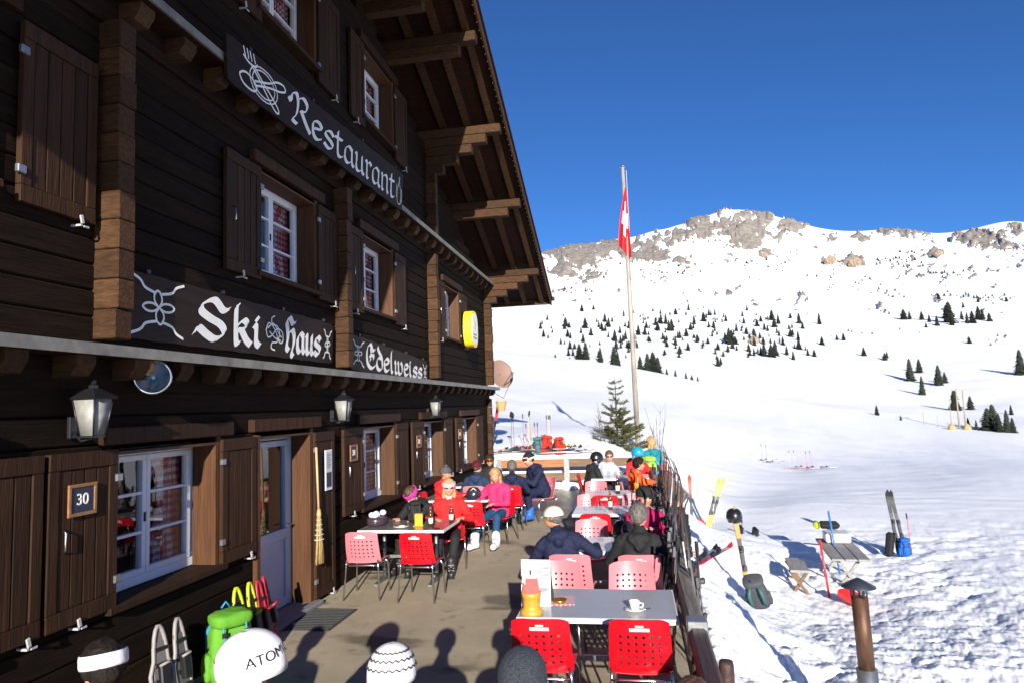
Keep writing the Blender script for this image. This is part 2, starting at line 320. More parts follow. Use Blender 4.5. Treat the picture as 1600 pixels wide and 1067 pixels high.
# ---------------------------------------------------------------- house
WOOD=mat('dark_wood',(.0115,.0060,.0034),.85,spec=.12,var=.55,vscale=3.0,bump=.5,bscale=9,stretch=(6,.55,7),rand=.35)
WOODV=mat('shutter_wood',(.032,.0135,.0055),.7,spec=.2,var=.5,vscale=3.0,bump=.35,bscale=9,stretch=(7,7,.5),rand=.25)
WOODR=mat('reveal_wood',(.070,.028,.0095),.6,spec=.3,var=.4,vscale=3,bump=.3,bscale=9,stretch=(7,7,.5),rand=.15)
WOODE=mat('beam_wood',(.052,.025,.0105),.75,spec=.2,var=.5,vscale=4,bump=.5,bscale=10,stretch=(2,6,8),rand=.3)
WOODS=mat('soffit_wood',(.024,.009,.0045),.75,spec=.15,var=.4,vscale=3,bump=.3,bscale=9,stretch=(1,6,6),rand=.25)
SIGNW=mat('sign_wood',(.017,.0078,.0042),.6,spec=.2,var=.4,vscale=3,bump=.3,bscale=8,stretch=(6,.6,6))
ZINC=mat('ledge_metal',(.20,.19,.165),.55,metal=.3,var=.4,vscale=5,bump=.1)
WHITE=mat('white_paint',(.74,.76,.80),.4,var=.06,vscale=8)
BLUEW=mat('door_paint',(.42,.50,.60),.4,var=.06,vscale=5)
BLACK=mat('dark_interior',(.006,.005,.005),.9)
IRON=mat('iron',(.05,.05,.055),.4,metal=.8)
STEEL=mat('steel',(.52,.53,.55),.32,metal=1,var=.1)
GALV=mat('galvanised',(.30,.315,.33),.42,metal=.85,var=.2,vscale=14)
CHROME=mat('chrome_tube',(.62,.62,.63),.22,metal=1)
PAINT=mat('sign_white',(.78,.77,.74),.6,var=.08)
STAY=mat('stay_metal',(.40,.40,.40),.5)
def glassmat():
    m=bpy.data.materials.new('window_glass'); m.use_nodes=True; n=m.node_tree.nodes; l=m.node_tree.links
    n.remove(n['Principled BSDF']); o=n['Material Output']; t=n.new('ShaderNodeBsdfTransparent'); t.inputs[0].default_value=(.86,.89,.91,1)
    gl=n.new('ShaderNodeBsdfGlossy'); gl.inputs['Roughness'].default_value=.015; lw=n.new('ShaderNodeLayerWeight'); lw.inputs[0].default_value=.5
    pw=n.new('ShaderNodeMath'); pw.operation='POWER'; pw.inputs[1].default_value=3.2; l.new(lw.outputs['Facing'],pw.inputs[0])
    ma=n.new('ShaderNodeMath'); ma.operation='MULTIPLY_ADD'; ma.inputs[1].default_value=.8; ma.inputs[2].default_value=.10; l.new(pw.outputs[0],ma.inputs[0])
    mx=n.new('ShaderNodeMixShader'); l.new(ma.outputs[0],mx.inputs[0]); l.new(t.outputs[0],mx.inputs[1]); l.new(gl.outputs[0],mx.inputs[2]); l.new(mx.outputs[0],o.inputs[0]); return m
GLASS=glassmat()
def curtainmat():
    m=mat('check_curtain',(.62,.55,.55),.85); n=m.node_tree.nodes; l=m.node_tree.links; b=n['Principled BSDF']
    g=n.new('ShaderNodeTexCoord'); sx=n.new('ShaderNodeSeparateXYZ'); l.new(g.outputs['Object'],sx.inputs[0]); outs=[]
    for a in ('Y','Z'):
        q=n.new('ShaderNodeMath'); q.operation='MULTIPLY'; q.inputs[1].default_value=14; l.new(sx.outputs[a],q.inputs[0])
        f=n.new('ShaderNodeMath'); f.operation='FRACT'; l.new(q.outputs[0],f.inputs[0]); c=n.new('ShaderNodeMath'); c.operation='GREATER_THAN'; c.inputs[1].default_value=.5; l.new(f.outputs[0],c.inputs[0]); outs.append(c.outputs[0])
    ad=n.new('ShaderNodeMath'); ad.operation='ADD'; l.new(outs[0],ad.inputs[0]); l.new(outs[1],ad.inputs[1])
    cr=n.new('ShaderNodeValToRGB'); cr.color_ramp.interpolation='CONSTANT'; e=cr.color_ramp.elements; e[0].color=(.6,.55,.55,1); e[1].position=.4; e[1].color=(.42,.13,.14,1); e2=e.new(.8); e2.color=(.30,.015,.03,1)
    hf=n.new('ShaderNodeMath'); hf.operation='MULTIPLY'; hf.inputs[1].default_value=.5; l.new(ad.outputs[0],hf.inputs[0]); l.new(hf.outputs[0],cr.inputs[0]); l.new(cr.outputs[0],b.inputs['Base Color']); return m
CURT=curtainmat()
XW=-4.05; XR=-4.30; HY0,HY1=1.6,19.02
house=empty('chalet',(XW,10.3,0),0,'large dark timber chalet with carved lettered boards and wide roof','building')
house_inv=Matrix.Translation((4.05,-10.3,0))
def hb(mb,name,parent=None,**k):
    o=mb.build(name,None,**k); o.parent=parent or house
    if o.parent is house: o.matrix_parent_inverse=house_inv
    return o
# openings: (y0,y1,z0,z1)
OPEN_G=[(2.2,3.5,.95,2.12),(4.80,6.13,.95,2.12),(6.88,8.10,.02,2.13),(9.74,11.17,.95,2.12),(12.76,14.19,.95,2.12),(15.85,17.33,.95,2.12)]
OPEN_U=[(2.3,3.6,3.95,5.12),(6.90,8.28,3.95,5.12),(9.86,11.24,3.95,5.12),(14.55,15.86,3.95,5.12)]
OPEN_T=[(6.92,8.32,7.06,8.26),(10.02,11.40,7.06,8.26)]
ROOF_S=math.tan(math.radians(21)); RY=10.3; RZ=9.72   # ridge line (verge top) 
def roof_z(y): return RZ-ROOF_S*abs(y-RY)
wall=hb(MB().box2((-12,HY0+.1,-.3),(XW-.62,HY1-.1,5.6),BLACK),'wall')
g=MB(); g.prism([(HY0+.1,5.6),(HY1-.1,5.6),(HY1-.1,roof_z(HY1)-.6),(RY,RZ-.6),(HY0+.1,roof_z(HY0)-.6)],-12,XW-.62,BLACK,0); hb(g,'gable_core')
PLN=[0]
def planks(z0,z1,h,opens,y0f,y1f,x):
    n=max(1,round((z1-z0)/h)); hh=(z1-z0)/n
    for i in range(n):
        a=z0+i*hh; b=a+hh; ya,yb=y0f(b),y1f(b)
        if yb-ya<.3: continue
        cuts=sorted([(o[0],o[1],o[2],o[3]) for o in opens if o[3]>a+.02 and o[2]<b-.02]); segs=[]; cur=ya
        for c in cuts:
            if c[0]>cur: segs.append((cur,min(c[0],yb)))
            cur=max(cur,c[1])
        if cur<yb: segs.append((cur,yb))
        for s in segs:
            if s[1]-s[0]<.05: continue
            lo,hi=a+.004,b-.004
            # trim against an opening edge that falls inside this row
            j=random.uniform(-.004,.004)
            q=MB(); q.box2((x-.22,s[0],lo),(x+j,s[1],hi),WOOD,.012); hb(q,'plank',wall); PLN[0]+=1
planks(-.02,2.62,.22,OPEN_G,lambda z:HY0,lambda z:HY1,XW)
planks(2.95,5.60,.205,OPEN_U,lambda z:HY0,lambda z:HY1,XW+.0)
planks(5.88,9.0,.215,OPEN_T,lambda z:max(HY0,RY-(RZ-.55-z)/ROOF_S),lambda z:min(HY1,RY+(RZ-.55-z)/ROOF_S),XW+.0)
# end wall facing the far side and near side
for yy,nm in ((HY1,'end_wall'),(HY0-.2,'end_wall')):
    hb(MB().box2((-12,yy-.1,-.3),(XW-.02,yy+.1,5.9),WOOD),nm)
# stacks of beam ends (cross walls) on the upper storey, corner stacks
def stack(y0,y1,z0,z1,xo,n):
    hh=(z1-z0)/n
    for i in range(n):
        j=random.uniform(-.012,.012)
        q=MB(); q.box2((XW-.1,y0,z0+i*hh+.003),(xo+j,y1,z0+(i+1)*hh-.003),WOODE,.008); hb(q,'beam_end',wall)
stack(4.57,4.75,2.98,5.55,-3.85,11); stack(8.93,9.10,2.98,5.55,-3.85,11); stack(13.40,13.58,2.98,5.55,-3.85,11); stack(18.84,19.04,2.98,5.6,-3.85,11)
stack(18.86,19.03,0.02,2.6,-3.93,11)
stack(13.45,13.62,5.95,7.3,-3.85,6)
# ledges with row of joist ends
for z,y0 in ((2.9,HY0),(5.84,HY0)):
    q=MB(); q.box2((XW-.1,y0,z-.07),(-3.74,HY1+.1,z-.015),WOODS,.01); hb(q,'ledge')
    q=MB(); q.box2((XW-.02,y0,z-.012),(-3.715,HY1+.12,z+.012),ZINC); q.box2((-3.735,y0,z-.07),(-3.714,HY1+.12,z-.012),ZINC); hb(q,'ledge_flashing')
    q=MB(); q.box2((XW-.1,y0,z-.31),(XW+.05,HY1,z-.07),WOOD,.01); hb(q,'ledge_beam')
    k=0; y=2.0
    while y<18.9:
        q=MB(); s=.085
        q.prism([(XW-.05,z-.07),(-3.80,z-.07),(-3.80,z-.13),(-3.86,z-.215),(XW-.05,z-.235)],y-s,y+s,WOODE,1)
        # prism order is (x,z) with y inserted at index 1
        hb(q,'joist_end'); y+=.56
# windows
def window(o,x,bars,parts=2,curtain=True,depth=0):
    y0,y1,z0,z1=o; win=MB()
    fr=.055
    for a,b,c,d in ((y0,y1,z0,z0+.075),(y0,y1,z1-.06,z1),(y0,y0+fr,z0,z1),(y1-fr,y1,z0,z1)): pass
    win.box2((x-.05,y0,z0),(x+.03,y1,z0+.08),WHITE,.006); win.box2((x-.05,y0,z1-.06),(x+.02,y1,z1),WHITE,.006)
    win.box2((x-.05,y0,z0+.08),(x+.02,y0+fr,z1-.06),WHITE,.006); win.box2((x-.05,y1-fr,z0+.08),(x+.02,y1,z1-.06),WHITE,.006)
    w=hb(win,'window')
    xs=np.linspace(y0+fr,y1-fr,parts+1)
    for i in range(parts):
        a,b=xs[i]+.002,xs[i+1]-.002; q=MB(); s=.05
        q.box2((x-.03,a,z0+.082),(x+.032,b,z0+.082+s),WHITE,.005); q.box2((x-.03,a,z1-.062-s),(x+.032,b,z1-.062),WHITE,.005)
        q.box2((x-.03,a,z0+.132),(x+.032,a+s,z1-.112),WHITE,.005); q.box2((x-.03,b-s,z0+.132),(x+.032,b,z1-.112),WHITE,.005)
        for k in range(1,bars):
            zz=z0+.1+(z1-z0-.16)*k/bars; q.box2((x-.01,a+s,zz-.012),(x+.026,b-s,zz+.012),WHITE)
        if i==0 and parts==2: q.box2((x+.032,b-.03,(z0+z1)/2-.06),(x+.045,b-.015,(z0+z1)/2+.02),IRON)
        hb(q,'casement',w)
        hb(MB().quad((x-.003,a+s-.005,z0+.125),(x-.003,b-s+.005,z0+.125),(x-.003,b-s+.005,z1-.105),(x-.003,a+s-.005,z1-.105),GLASS),'pane',w)
    if curtain:
        for a,b,f in ((y0+.06,y0+(y1-y0)*.36,1),(y1-(y1-y0)*.40,y1-.06,-1)):
            V=[];Fc=[];n=26;kz=8
            for j in range(kz+1):
                t=j/kz; zz=z1-.07-(z1-z0-.15)*t; gather=1-.35*math.sin(math.pi*min(1,t*1.15))
                for i in range(n+1):
                    u=i/n; yy=(a+(b-a)*u*gather) if f==1 else (b-(b-a)*u*gather)
                    V.append((x-.11+.022*math.sin(u*26+j*.2)+.01*math.sin(u*61),yy,zz))
            for j in range(kz):
                for i in range(n): k=j*(n+1)+i; Fc.append((k,k+1,k+n+2,k+n+1))
            hb(MB().add(V,Fc,CURT,True),'curtain',w)
    return w
def reveal(o,xw,sill=True):
    y0,y1,z0,z1=o; q=MB(); x0=XR+.036
    q.box2((x0,y1-.028,z0),(xw+.03,y1-.0015,z1-.03),WOODR,.003); hb(q,'reveal_board')
    q=MB(); q.box2((x0,y0+.0015,z0),(xw+.03,y0+.028,z1-.03),WOODR,.003); hb(q,'reveal_board')
    q=MB(); q.box2((x0,y0+.002,z1-.029),(xw+.028,y1-.002,z1-.001),WOODR,.003); hb(q,'reveal_board')
    q=MB(); q.box2((xw+.002,y1,z0-.02),(xw+.03,y1+.06,z1+.05),WOODR,.004); hb(q,'reveal_trim')
    q=MB(); q.box2((XR-.1,y0-.002,z0-.2),(XR-.055,y1+.002,z0+.02),BLACK); hb(q,'inner_sill')
    if sill: q=MB(); q.box2((x0,y0-.1,z0-.06),(xw+.09,y1+.1,z0-.002),WOODV,.008); hb(q,'sill')
    q=MB(); q.box2((xw-.01,y0-.16,z1+.052),(xw+.075,y1+.22,z1+.19),WOODV,.01); hb(q,'lintel_board')
def shutter(y0,y1,z0,z1,x,nb=4,handle=True,hinge=1,plaque=None):
    base=MB(); 
    fw=.09
    base.box2((x,y0,z1-.12),(x+.048,y1,z1),WOODV,.005); base.box2((x,y0,z0),(x+.048,y1,z0+.12),WOODV,.005)
    base.box2((x,y0,z0+.121),(x+.045,y0+fw,z1-.121),WOODV,.005); base.box2((x,y1-fw,z0+.121),(x+.045,y1,z1-.121),WOODV,.005)
    s=hb(base,'shutter'); ys=np.linspace(y0+fw+.002,y1-fw-.002,nb+1)
    for i in range(nb):
        hb(MB().box2((x+.002,ys[i]+.003,z0+.121),(x+.036,ys[i+1]-.003,z1-.121),WOODV,.006),'board',s)
    hy=y0 if hinge>0 else y1
    for zz in (z0+.22,z1-.22):
        hb(MB().box2((x+.03,hy-.035,zz-.03),(x+.062,hy+.035,zz+.03),GALV,.006),'hinge',s)
    if handle:
        yy=y0+.12 if hinge<0 else y1-.12
        hb(MB().tube([(x+.046,yy,z0+.52),(x+.075,yy,z0+.54),(x+.075,yy,z0+.66),(x+.046,yy,z0+.68)],.006,STEEL,6),'handle',s)
    # wall stay below the shutter
    yy=y1-.1 if hinge<0 else y0+.30
    yy=(y0+y1)/2+(.18 if hinge>0 else -.05)
    q=MB(); q.box2((XW-.02,yy-.009,z0-.045),(x+.06,yy+.009,z0-.03),STAY); q.box((x+.062,yy,z0+.005),(.014,.032,.065),STAY,Rx(.25),.005); q.box2((x+.05,yy+.02,z0-.05),(x+.062,yy+.075,z0-.032),STAY,.004); hb(q,'shutter_stay')
    return s
SX=XW+.02
for o in OPEN_G:
    if o[2]>.5: window(o,XR,3); reveal(o,XW)
for o in OPEN_U: window(o,XR,3); reveal(o,XW)
for o in OPEN_T: window(o,XR,3); reveal(o,XW)
for y0,y1,h in [(1.7,2.18,-1),(3.53,4.10,1),(4.14,4.785,-1),(6.17,6.78,1),(8.15,8.72,1),(9.03,9.73,-1),(11.2,11.80,1),(12.05,12.74,-1),(14.23,14.85,1),(15.2,15.83,-1),(17.37,17.98,1)]:
    if y0==8.15: shutter(y0,y1,.06,2.12,SX,3,False,1)
    else: shutter(y0,y1,.93,2.14,SX,4 if y1-y0>.6 else 3,h<0,h)
for y0,y1,h in [(1.75,2.28,-1),(3.84,4.50,1),(6.22,6.885,-1),(8.31,8.88,1),(9.32,9.845,-1),(11.27,11.85,1),(13.95,14.53,-1),(15.88,16.55,1)]: shutter(y0,y1,3.85,5.13,SX,4 if y1-y0>.6 else 3,h<0,h)
for y0,y1,h in [(6.28,6.90,-1),(8.36,9.05,1),(9.45,10.0,-1),(11.44,12.1,1)]: shutter(y0,y1,6.86,8.26,SX,4 if y1-y0>.6 else 3,False,h)
# entrance door: recessed, pale blue frame, dark glass above a panel
o=OPEN_G[2]; reveal(o,XW,False)
q=MB(); q.box2((XR-.05,o[0],.05),(XR+.02,o[0]+.07,o[3]),BLUEW,.005); q.box2((XR-.05,o[1]-.07,.05),(XR+.02,o[1],o[3]),BLUEW,.005); q.box2((XR-.05,o[0]+.07,o[3]-.07),(XR+.02,o[1]-.07,o[3]),BLUEW,.005)
door=hb(q,'door'); a,b=o[0]+.08,o[1]-.08
q=MB(); q.box2((XR-.03,a,.07),(XR+.035,b,.17),BLUEW,.005); q.box2((XR-.03,a,.86),(XR+.035,b,.98),BLUEW,.005); q.box2((XR-.03,a,1.98),(XR+.035,b,2.05),BLUEW,.005)
q.box2((XR-.03,a,.171),(XR+.034,a+.11,.859),BLUEW,.005); q.box2((XR-.03,b-.11,.171),(XR+.034,b,.859),BLUEW,.005); q.box2((XR-.03,a,.981),(XR+.034,a+.11,1.979),BLUEW,.005); q.box2((XR-.03,b-.11,.981),(XR+.034,b,1.979),BLUEW,.005)
q.box2((XR-.02,a+.11,.171),(XR+.012,b-.11,.859),BLUEW); hb(q,'door_leaf',door)
hb(MB().quad((XR-.003,a+.105,.975),(XR-.003,b-.105,.975),(XR-.003,b-.105,1.985),(XR-.003,a+.105,1.985),GLASS),'pane',door)
hb(MB().tube([(XR+.035,b-.05,1.02),(XR+.085,b-.05,1.02),(XR+.085,b-.17,1.02)],.009,STEEL,8),'door_handle',door)
hb(MB().box2((XR-.1,o[0]-.12,.0),(XW+.13,o[1]+.12,.055),mat('stone_step',(.17,.17,.18),.8,var=.2,vscale=9,bump=.2),.012),'door_step')
hb(MB().box2((XW+.0,o[0]-.075,.056),(XW+.055,o[0]-.002,2.15),WOODR,.006),'door_post')
# roof: verge, soffit boards, rafters, purlins with stepped corbels
XV=-2.33; TH=math.radians(21)
def slope_pt(y,dz=0): return roof_z(y)+dz
def slab(mb,x0,x1,ya,yb,d0,d1,m):
    """a sloped slab between ridge-side ya and eave-side yb, vertical offsets d0<d1 below the verge line"""
    mb.prism([(ya,roof_z(ya)+d0),(yb,roof_z(yb)+d0),(yb,roof_z(yb)+d1),(ya,roof_z(ya)+d1)],x0,x1,m,0)
TILE=mat('roof_slate',(.06,.055,.05),.7,var=.3,vscale=6,bump=.3)
for ya,yb in ((RY,20.9),(-.3,RY)):
    q=MB(); slab(q,-13,XV+.02,ya,yb,.0,.07,TILE); hb(q,'roof')
    q=MB(); slab(q,XV-.03,XV,ya,yb,-.24,-.002,WOODE); hb(q,'verge_board')
    q=MB(); slab(q,XV-.005,XV+.035,ya,yb,-.06,-.001,WOODS); hb(q,'verge_trim')
# fairy-light dots along the verge board (bulb string) on visible side
bulb=mat('clear_bulb',(.45,.40,.33),.2); 
q=MB(); 
for i in range(64):
    y=RY+.3+i*.163; q.ball((XV-.045,y,roof_z(y)-.22),.013,bulb,6)
hb(q,'bulb_string',kind='stuff')
# soffit boards run along x?  boards run down the slope, seen from below
for ya,yb in ((RY,20.85),(-.25,RY)):
    xs=np.arange(XV-.04,XW-.3,-.21)
    for x in xs:
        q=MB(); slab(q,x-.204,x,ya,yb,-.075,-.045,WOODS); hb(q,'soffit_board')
for x in (-2.62,-3.15,-3.68):
    for ya,yb in ((RY,20.75),(-.15,RY)):
        q=MB(); slab(q,x-.06,x+.06,ya,yb,-.21,-.077,WOODE); hb(q,'rafter')
def purlin(y,steps,hh=.2,zt=None,w=.2):
    zt=roof_z(y)-.22 if zt is None else zt; x=-2.44
    for i in range(steps):
        q=MB(); q.box2((XW-.2,y-w/2+random.uniform(-.006,.006),zt-hh*(i+1)+.004),(x,y+w/2,zt-hh*i-.003),WOODE,.012); hb(q,'purlin_beam'); x-=.31
purlin(RY,3); purlin(11.45,2,.19); purlin(13.6,5,.19); purlin(15.95,2,.2); purlin(18.9,5,.185)
purlin(7.0,5,.19); purlin(4.6,2,.2); purlin(1.75,5,.185)
hb(MB().box2((-13,20.82,roof_z(20.85)-.22),(XV+.0,20.9,roof_z(20.85)+.0),WOODE),'eave_board')
hb(MB().tube([(-13,20.98,roof_z(20.9)-.02),(XV+.08,20.98,roof_z(20.9)-.02)],.065,mat('gutter',(.09,.075,.06),.5,metal=.5),10),'gutter')
# lettered boards --------------------------------------------------------------
GL={'a':(.5,[[(.12,.5),(.07,.4),(.07,.12),(.19,.0),(.36,.14)],[(.12,.5),(.25,.6),(.39,.5)],[(.38,.56),(.38,.1),(.48,.0)]]),
'u':(.5,[[(.04,.58),(.1,.52),(.1,.1),(.2,0),(.37,.12)],[(.37,.6),(.38,.1),(.48,0)]]),
's':(.45,[[(.42,.5),(.28,.6),(.1,.48),(.12,.36),(.36,.24),(.38,.12),(.22,0),(.04,.09)]]),
't':(.4,[[(.16,.82),(.15,.1),(.25,0),(.36,.07)],[(.02,.58),(.34,.6)]]),
'e':(.44,[[(.1,.3),(.37,.42),(.36,.52),(.24,.6),(.08,.47),(.08,.12),(.2,0),(.38,.11)]]),
'r':(.38,[[(.05,.58),(.12,.52),(.12,.05),(.2,0)],[(.12,.46),(.26,.6),(.36,.51)]]),
'n':(.5,[[(.05,.58),(.1,.52),(.1,.05),(.17,0)],[(.1,.46),(.28,.6),(.38,.5),(.38,.1),(.47,0)]]),
'k':(.52,[[(.16,1.0),(.1,.9),(.1,.06),(.18,0)],[(.1,.42),(.28,.64),(.38,.53),(.26,.38),(.12,.34)],[(.24,.36),(.36,.12),(.48,.0)]]),
'd':(.5,[[(.12,1.0),(.18,.84),(.36,.6),(.41,.4),(.4,.12),(.24,0),(.08,.12),(.08,.42),(.24,.56),(.33,.5)]]),
'l':(.3,[[(.16,1.0),(.1,.9),(.1,.1),(.2,0)]]),
'i':(.3,[[(.04,.57),(.1,.5),(.1,.1),(.2,0)],[(.1,.78),(.15,.73)]]),
'w':(.72,[[(.04,.58),(.1,.5),(.1,.1),(.2,0),(.33,.12)],[(.27,.58),(.33,.5),(.33,.1),(.44,0),(.6,.14),(.6,.46),(.5,.6)]]),
'S':(.85,[[(.78,.84),(.64,.78),(.44,1.0),(.2,.84),(.16,.66),(.34,.52),(.58,.4),(.66,.2),(.46,.02),(.28,.1),(.1,.24),(.02,.1)]]),
'H':(.62,[[(.56,.92),(.42,.84),(.26,1.0),(.1,.86),(.14,.66),(.17,.4),(.1,.1),(.22,.0)],[(.17,.46),(.36,.64),(.5,.5),(.48,.2),(.37,-.06),(.46,-.16)]]),
'R':(.74,[[(.0,.7),(.07,.6),(.1,.85),(.24,.97),(.29,.7),(.23,.3),(.1,.06),(.24,.0)],[(.28,.8),(.46,.98),(.6,.84),(.54,.6),(.36,.5)],[(.40,.5),(.56,.2),(.7,.0)]]),
'E':(.6,[[(.56,.84),(.42,.77),(.28,1.0),(.1,.84),(.04,.5),(.1,.16),(.32,.0),(.56,.15)],[(.28,.9),(.31,.6),(.25,.3)],[(.2,.5),(.44,.58),(.46,.42)]])}
def sm(pts,n=5):
    P=[np.array(p,float) for p in pts]; out=[]
    for i in range(len(P)-1):
        p0=P[max(i-1,0)];p1=P[i];p2=P[i+1];p3=P[min(i+2,len(P)-1)]
        for k in range(n):
            t=k/n; out.append(.5*((2*p1)+(-p0+p2)*t+(2*p0-5*p1+4*p2-p3)*t*t+(-p0+3*p1-3*p2+p3)*t**3))
    out.append(P[-1]); return out
class Sign:
    def __init__(s,name,quad,label,px_plane):
        s.c=[onx(x,y,px_plane) for x,y in quad]   # TL,TR,BR,BL
        s.X=px_plane; s.root=empty(name,s.at(.5,0),0,label,'sign'); s.inv=Matrix.Translation(-Vector(s.at(.5,0))); s.dep=0
        s.W=np.linalg.norm((s.c[1]-s.c[0])); s.Hh=np.linalg.norm(s.c[0]-s.c[3])
        n=40; out=[]   # wavy carved outline
        for i in range(n+1): t=i/n; out.append((t,1-.02*abs(math.sin(t*math.pi*9))-.05*(abs(2*t-1)>.965)))
        for i in range(n+1): t=1-i/n; out.append((t,.0+.02*abs(math.sin(t*math.pi*9))+.05*(abs(2*t-1)>.965)))
        V=[]; m=len(out)
        for dx in (-.035,0):
            for u,v in out: p=s.at(u,v); V.append((s.X+dx,p[1],p[2]))
        Fc=[tuple(range(m,2*m)),tuple(range(m))[::-1]]+[(i,(i+1)%m,m+(i+1)%m,m+i) for i in range(m)]
        s.put(MB().add(V,Fc,SIGNW),'board'); s.let=MB(); s.orn=MB()
    def at(s,u,v): 
        tl,tr,br,bl=s.c; return tuple((tl*(1-u)+tr*u)*v+(bl*(1-u)+br*u)*(1-v))
    def put(s,mb,name): o=mb.build(name,s.root); o.matrix_parent_inverse=s.inv; return o
    def stroke(s,pts,nib,mb,ang=40):
        """broad-nib pen stroke; pts in board uv"""
        a=math.radians(ang); ny,nz=nib*math.cos(a)/2,nib*math.sin(a)/2
        W=[s.at(u,v) for u,v in pts]
        for p,q in zip(W[:-1],W[1:]):
            s.dep+=1; x=s.X+.003+(s.dep%40)*.00012
            mb.quad((x,p[1]-ny,p[2]-nz),(x,p[1]+ny,p[2]+nz),(x,q[1]+ny,q[2]+nz),(x,q[1]-ny,q[2]-nz),PAINT)
            x+=.00006; t=nib*.10; d=np.array([q[1]-p[1],q[2]-p[2]]); L=np.linalg.norm(d)+1e-9; nn=np.array([-d[1],d[0]])/L*t
            mb.quad((x,p[1]-nn[0],p[2]-nn[1]),(x,p[1]+nn[0],p[2]+nn[1]),(x,q[1]+nn[0],q[2]+nn[1]),(x,q[1]-nn[0],q[2]-nn[1]),PAINT)
    def write(s,txt,u0,u1,v0,vh,nib):
        wd=sum(GL[c][0] for c in txt); k=(u1-u0)/wd; u=u0
        for ch in txt:
            w_,st=GL[ch]; mb=MB()
            for p in st: s.stroke([(u+x*k,v0+y*vh) for x,y in (sm(p) if len(p)>2 else p)],nib,mb)
            s.put(mb,'letter'); u+=w_*k
    def line(s,pts,wd,mb):
        W=[s.at(u,v) for u,v in sm(pts,8)]
        for p,q in zip(W[:-1],W[1:]):
            s.dep+=1; x=s.X+.003+(s.dep%40)*.00012; d=np.array([q[1]-p[1],q[2]-p[2]]); L=np.linalg.norm(d)+1e-9; n_=np.array([-d[1],d[0]])/L*wd/2; e=d/L*wd*.3
            mb.quad((x,p[1]-n_[0]-e[0],p[2]-n_[1]-e[1]),(x,p[1]+n_[0]-e[0],p[2]+n_[1]-e[1]),(x,q[1]+n_[0]+e[0],q[2]+n_[1]+e[1]),(x,q[1]-n_[0]+e[0],q[2]-n_[1]+e[1]),PAINT)
    def flower(s,u,v,ru,rv,wd,tails=True):
        mb=MB()
        for k in range(4):
            a=k*math.pi/2+.1; P=[(0,0),(.35,.22),(.75,.2),(.95,0),(.75,-.2),(.35,-.22),(0,0)]
            s.line([(u+ru*.62*(x*math.cos(a)-y*math.sin(a)),v+rv*.62*(x*math.sin(a)+y*math.cos(a))) for x,y in P],wd,mb)
        if tails:
            for sx_,sy_ in ((1,1),(1,-1),(-1,1),(-1,-1)):
                s.line([(u+sx_*ru*.12,v+sy_*rv*.5),(u+sx_*ru*.5,v+sy_*rv*.62),(u+sx_*ru*.68,v+sy_*rv*.85),(u+sx_*ru*.98,v+sy_*rv*1.0)],wd*1.2,mb)
        s.put(mb,'ornament')
PS=XW+.045
sg=Sign('restaurant_sign',[(353,48),(630,272),(628,331),(356,127)],'carved brown board lettered Restaurant in white gothic script',-3.675)
sg.write('Restaurant',.235,.925,.18,.70,.078)
mb=MB()   # crossed fork and spoon over a plate
ln=lambda P,wd=.022: sg.line([(.03+.20*a,.02+.96*b) for a,b in P],wd,mb)
for k in range(2):
    rr=.30-.06*k; ln([(.5+rr*math.cos(t)*.9,.47+rr*math.sin(t)*1.15) for t in np.linspace(0,2*math.pi,14)],.014)
for dx in (-.09,-.03,.03,.09): ln([(.22+dx,.98),(.25+dx,.80)],.018)
ln([(.13,.80),(.22,.72),(.33,.72),(.38,.80)]); ln([(.26,.72),(.42,.5),(.68,.12),(.78,.08),(.76,.2),(.5,.5),(.32,.72)])
ln([(.1,.42),(.05,.32),(.12,.18),(.28,.16),(.36,.28),(.3,.4),(.18,.46),(.1,.42)]); ln([(.34,.33),(.6,.5),(.82,.6),(.94,.7),(.9,.8),(.76,.76),(.6,.6),(.33,.42)])
sg.put(mb,'emblem'); mb=MB()
ln=lambda P,wd=.016: sg.line([(.935+.055*a,.12+.7*b) for a,b in P],wd,mb)
ln([(.45,1),(.45,.75),(.2,.5),(.2,.1),(.5,0),(.8,.1),(.8,.5),(.55,.75),(.55,1)]); ln([(.1,.7),(.0,.4),(.1,.2)]); ln([(.9,.6),(1,.3),(.9,.1)])
sg.put(mb,'emblem')
sk=Sign('ski_house_sign',[(187,415),(521,506),(519,569),(187,528)],'long brown board lettered Ski Haus in white gothic script',PS)
sk.write('Ski',.235,.545,.17,.68,.105); sk.write('Haus',.665,.905,.17,.70,.095)
sk.flower(.115,.52,.085,.42,.02); sk.flower(.955,.46,.03,.34,.016)
mb=MB()
for P in ([(.0,.55),(.15,.75),(.45,.6),(.75,.25),(.95,.3),(.9,.55),(.6,.62),(.3,.4),(.1,.35),(.0,.55)],[(.1,.6),(.4,.75),(.7,.5),(.85,.4)],[(.45,.98),(.3,.9),(.35,.72),(.6,.7),(.75,.5),(.6,.25),(.35,.2),(.3,.05),(.5,.0)],[(.2,.5),(.5,.35),(.8,.3)]): sk.line([(.56+.10*a,.14+.70*b) for a,b in P],.016,mb)
sk.put(mb,'ornament')
ed=Sign('edelweiss_sign',[(548,520),(668,564),(669,599),(548,578)],'brown carved board lettered Edelweiss in white gothic script',PS)
ed.write('Edelweiss',.15,.90,.16,.70,.085); ed.flower(.07,.5,.06,.36,.016); ed.flower(.945,.45,.035,.34,.016)
for s_ in (sg,sk,ed):
    for u in (.08,.35,.65,.92):
        p=s_.at(u,1.0); s_.put(MB().box((s_.X+.004,p[1],p[2]+.01),(.03,.05,.04),IRON,None,.006),'bracket')
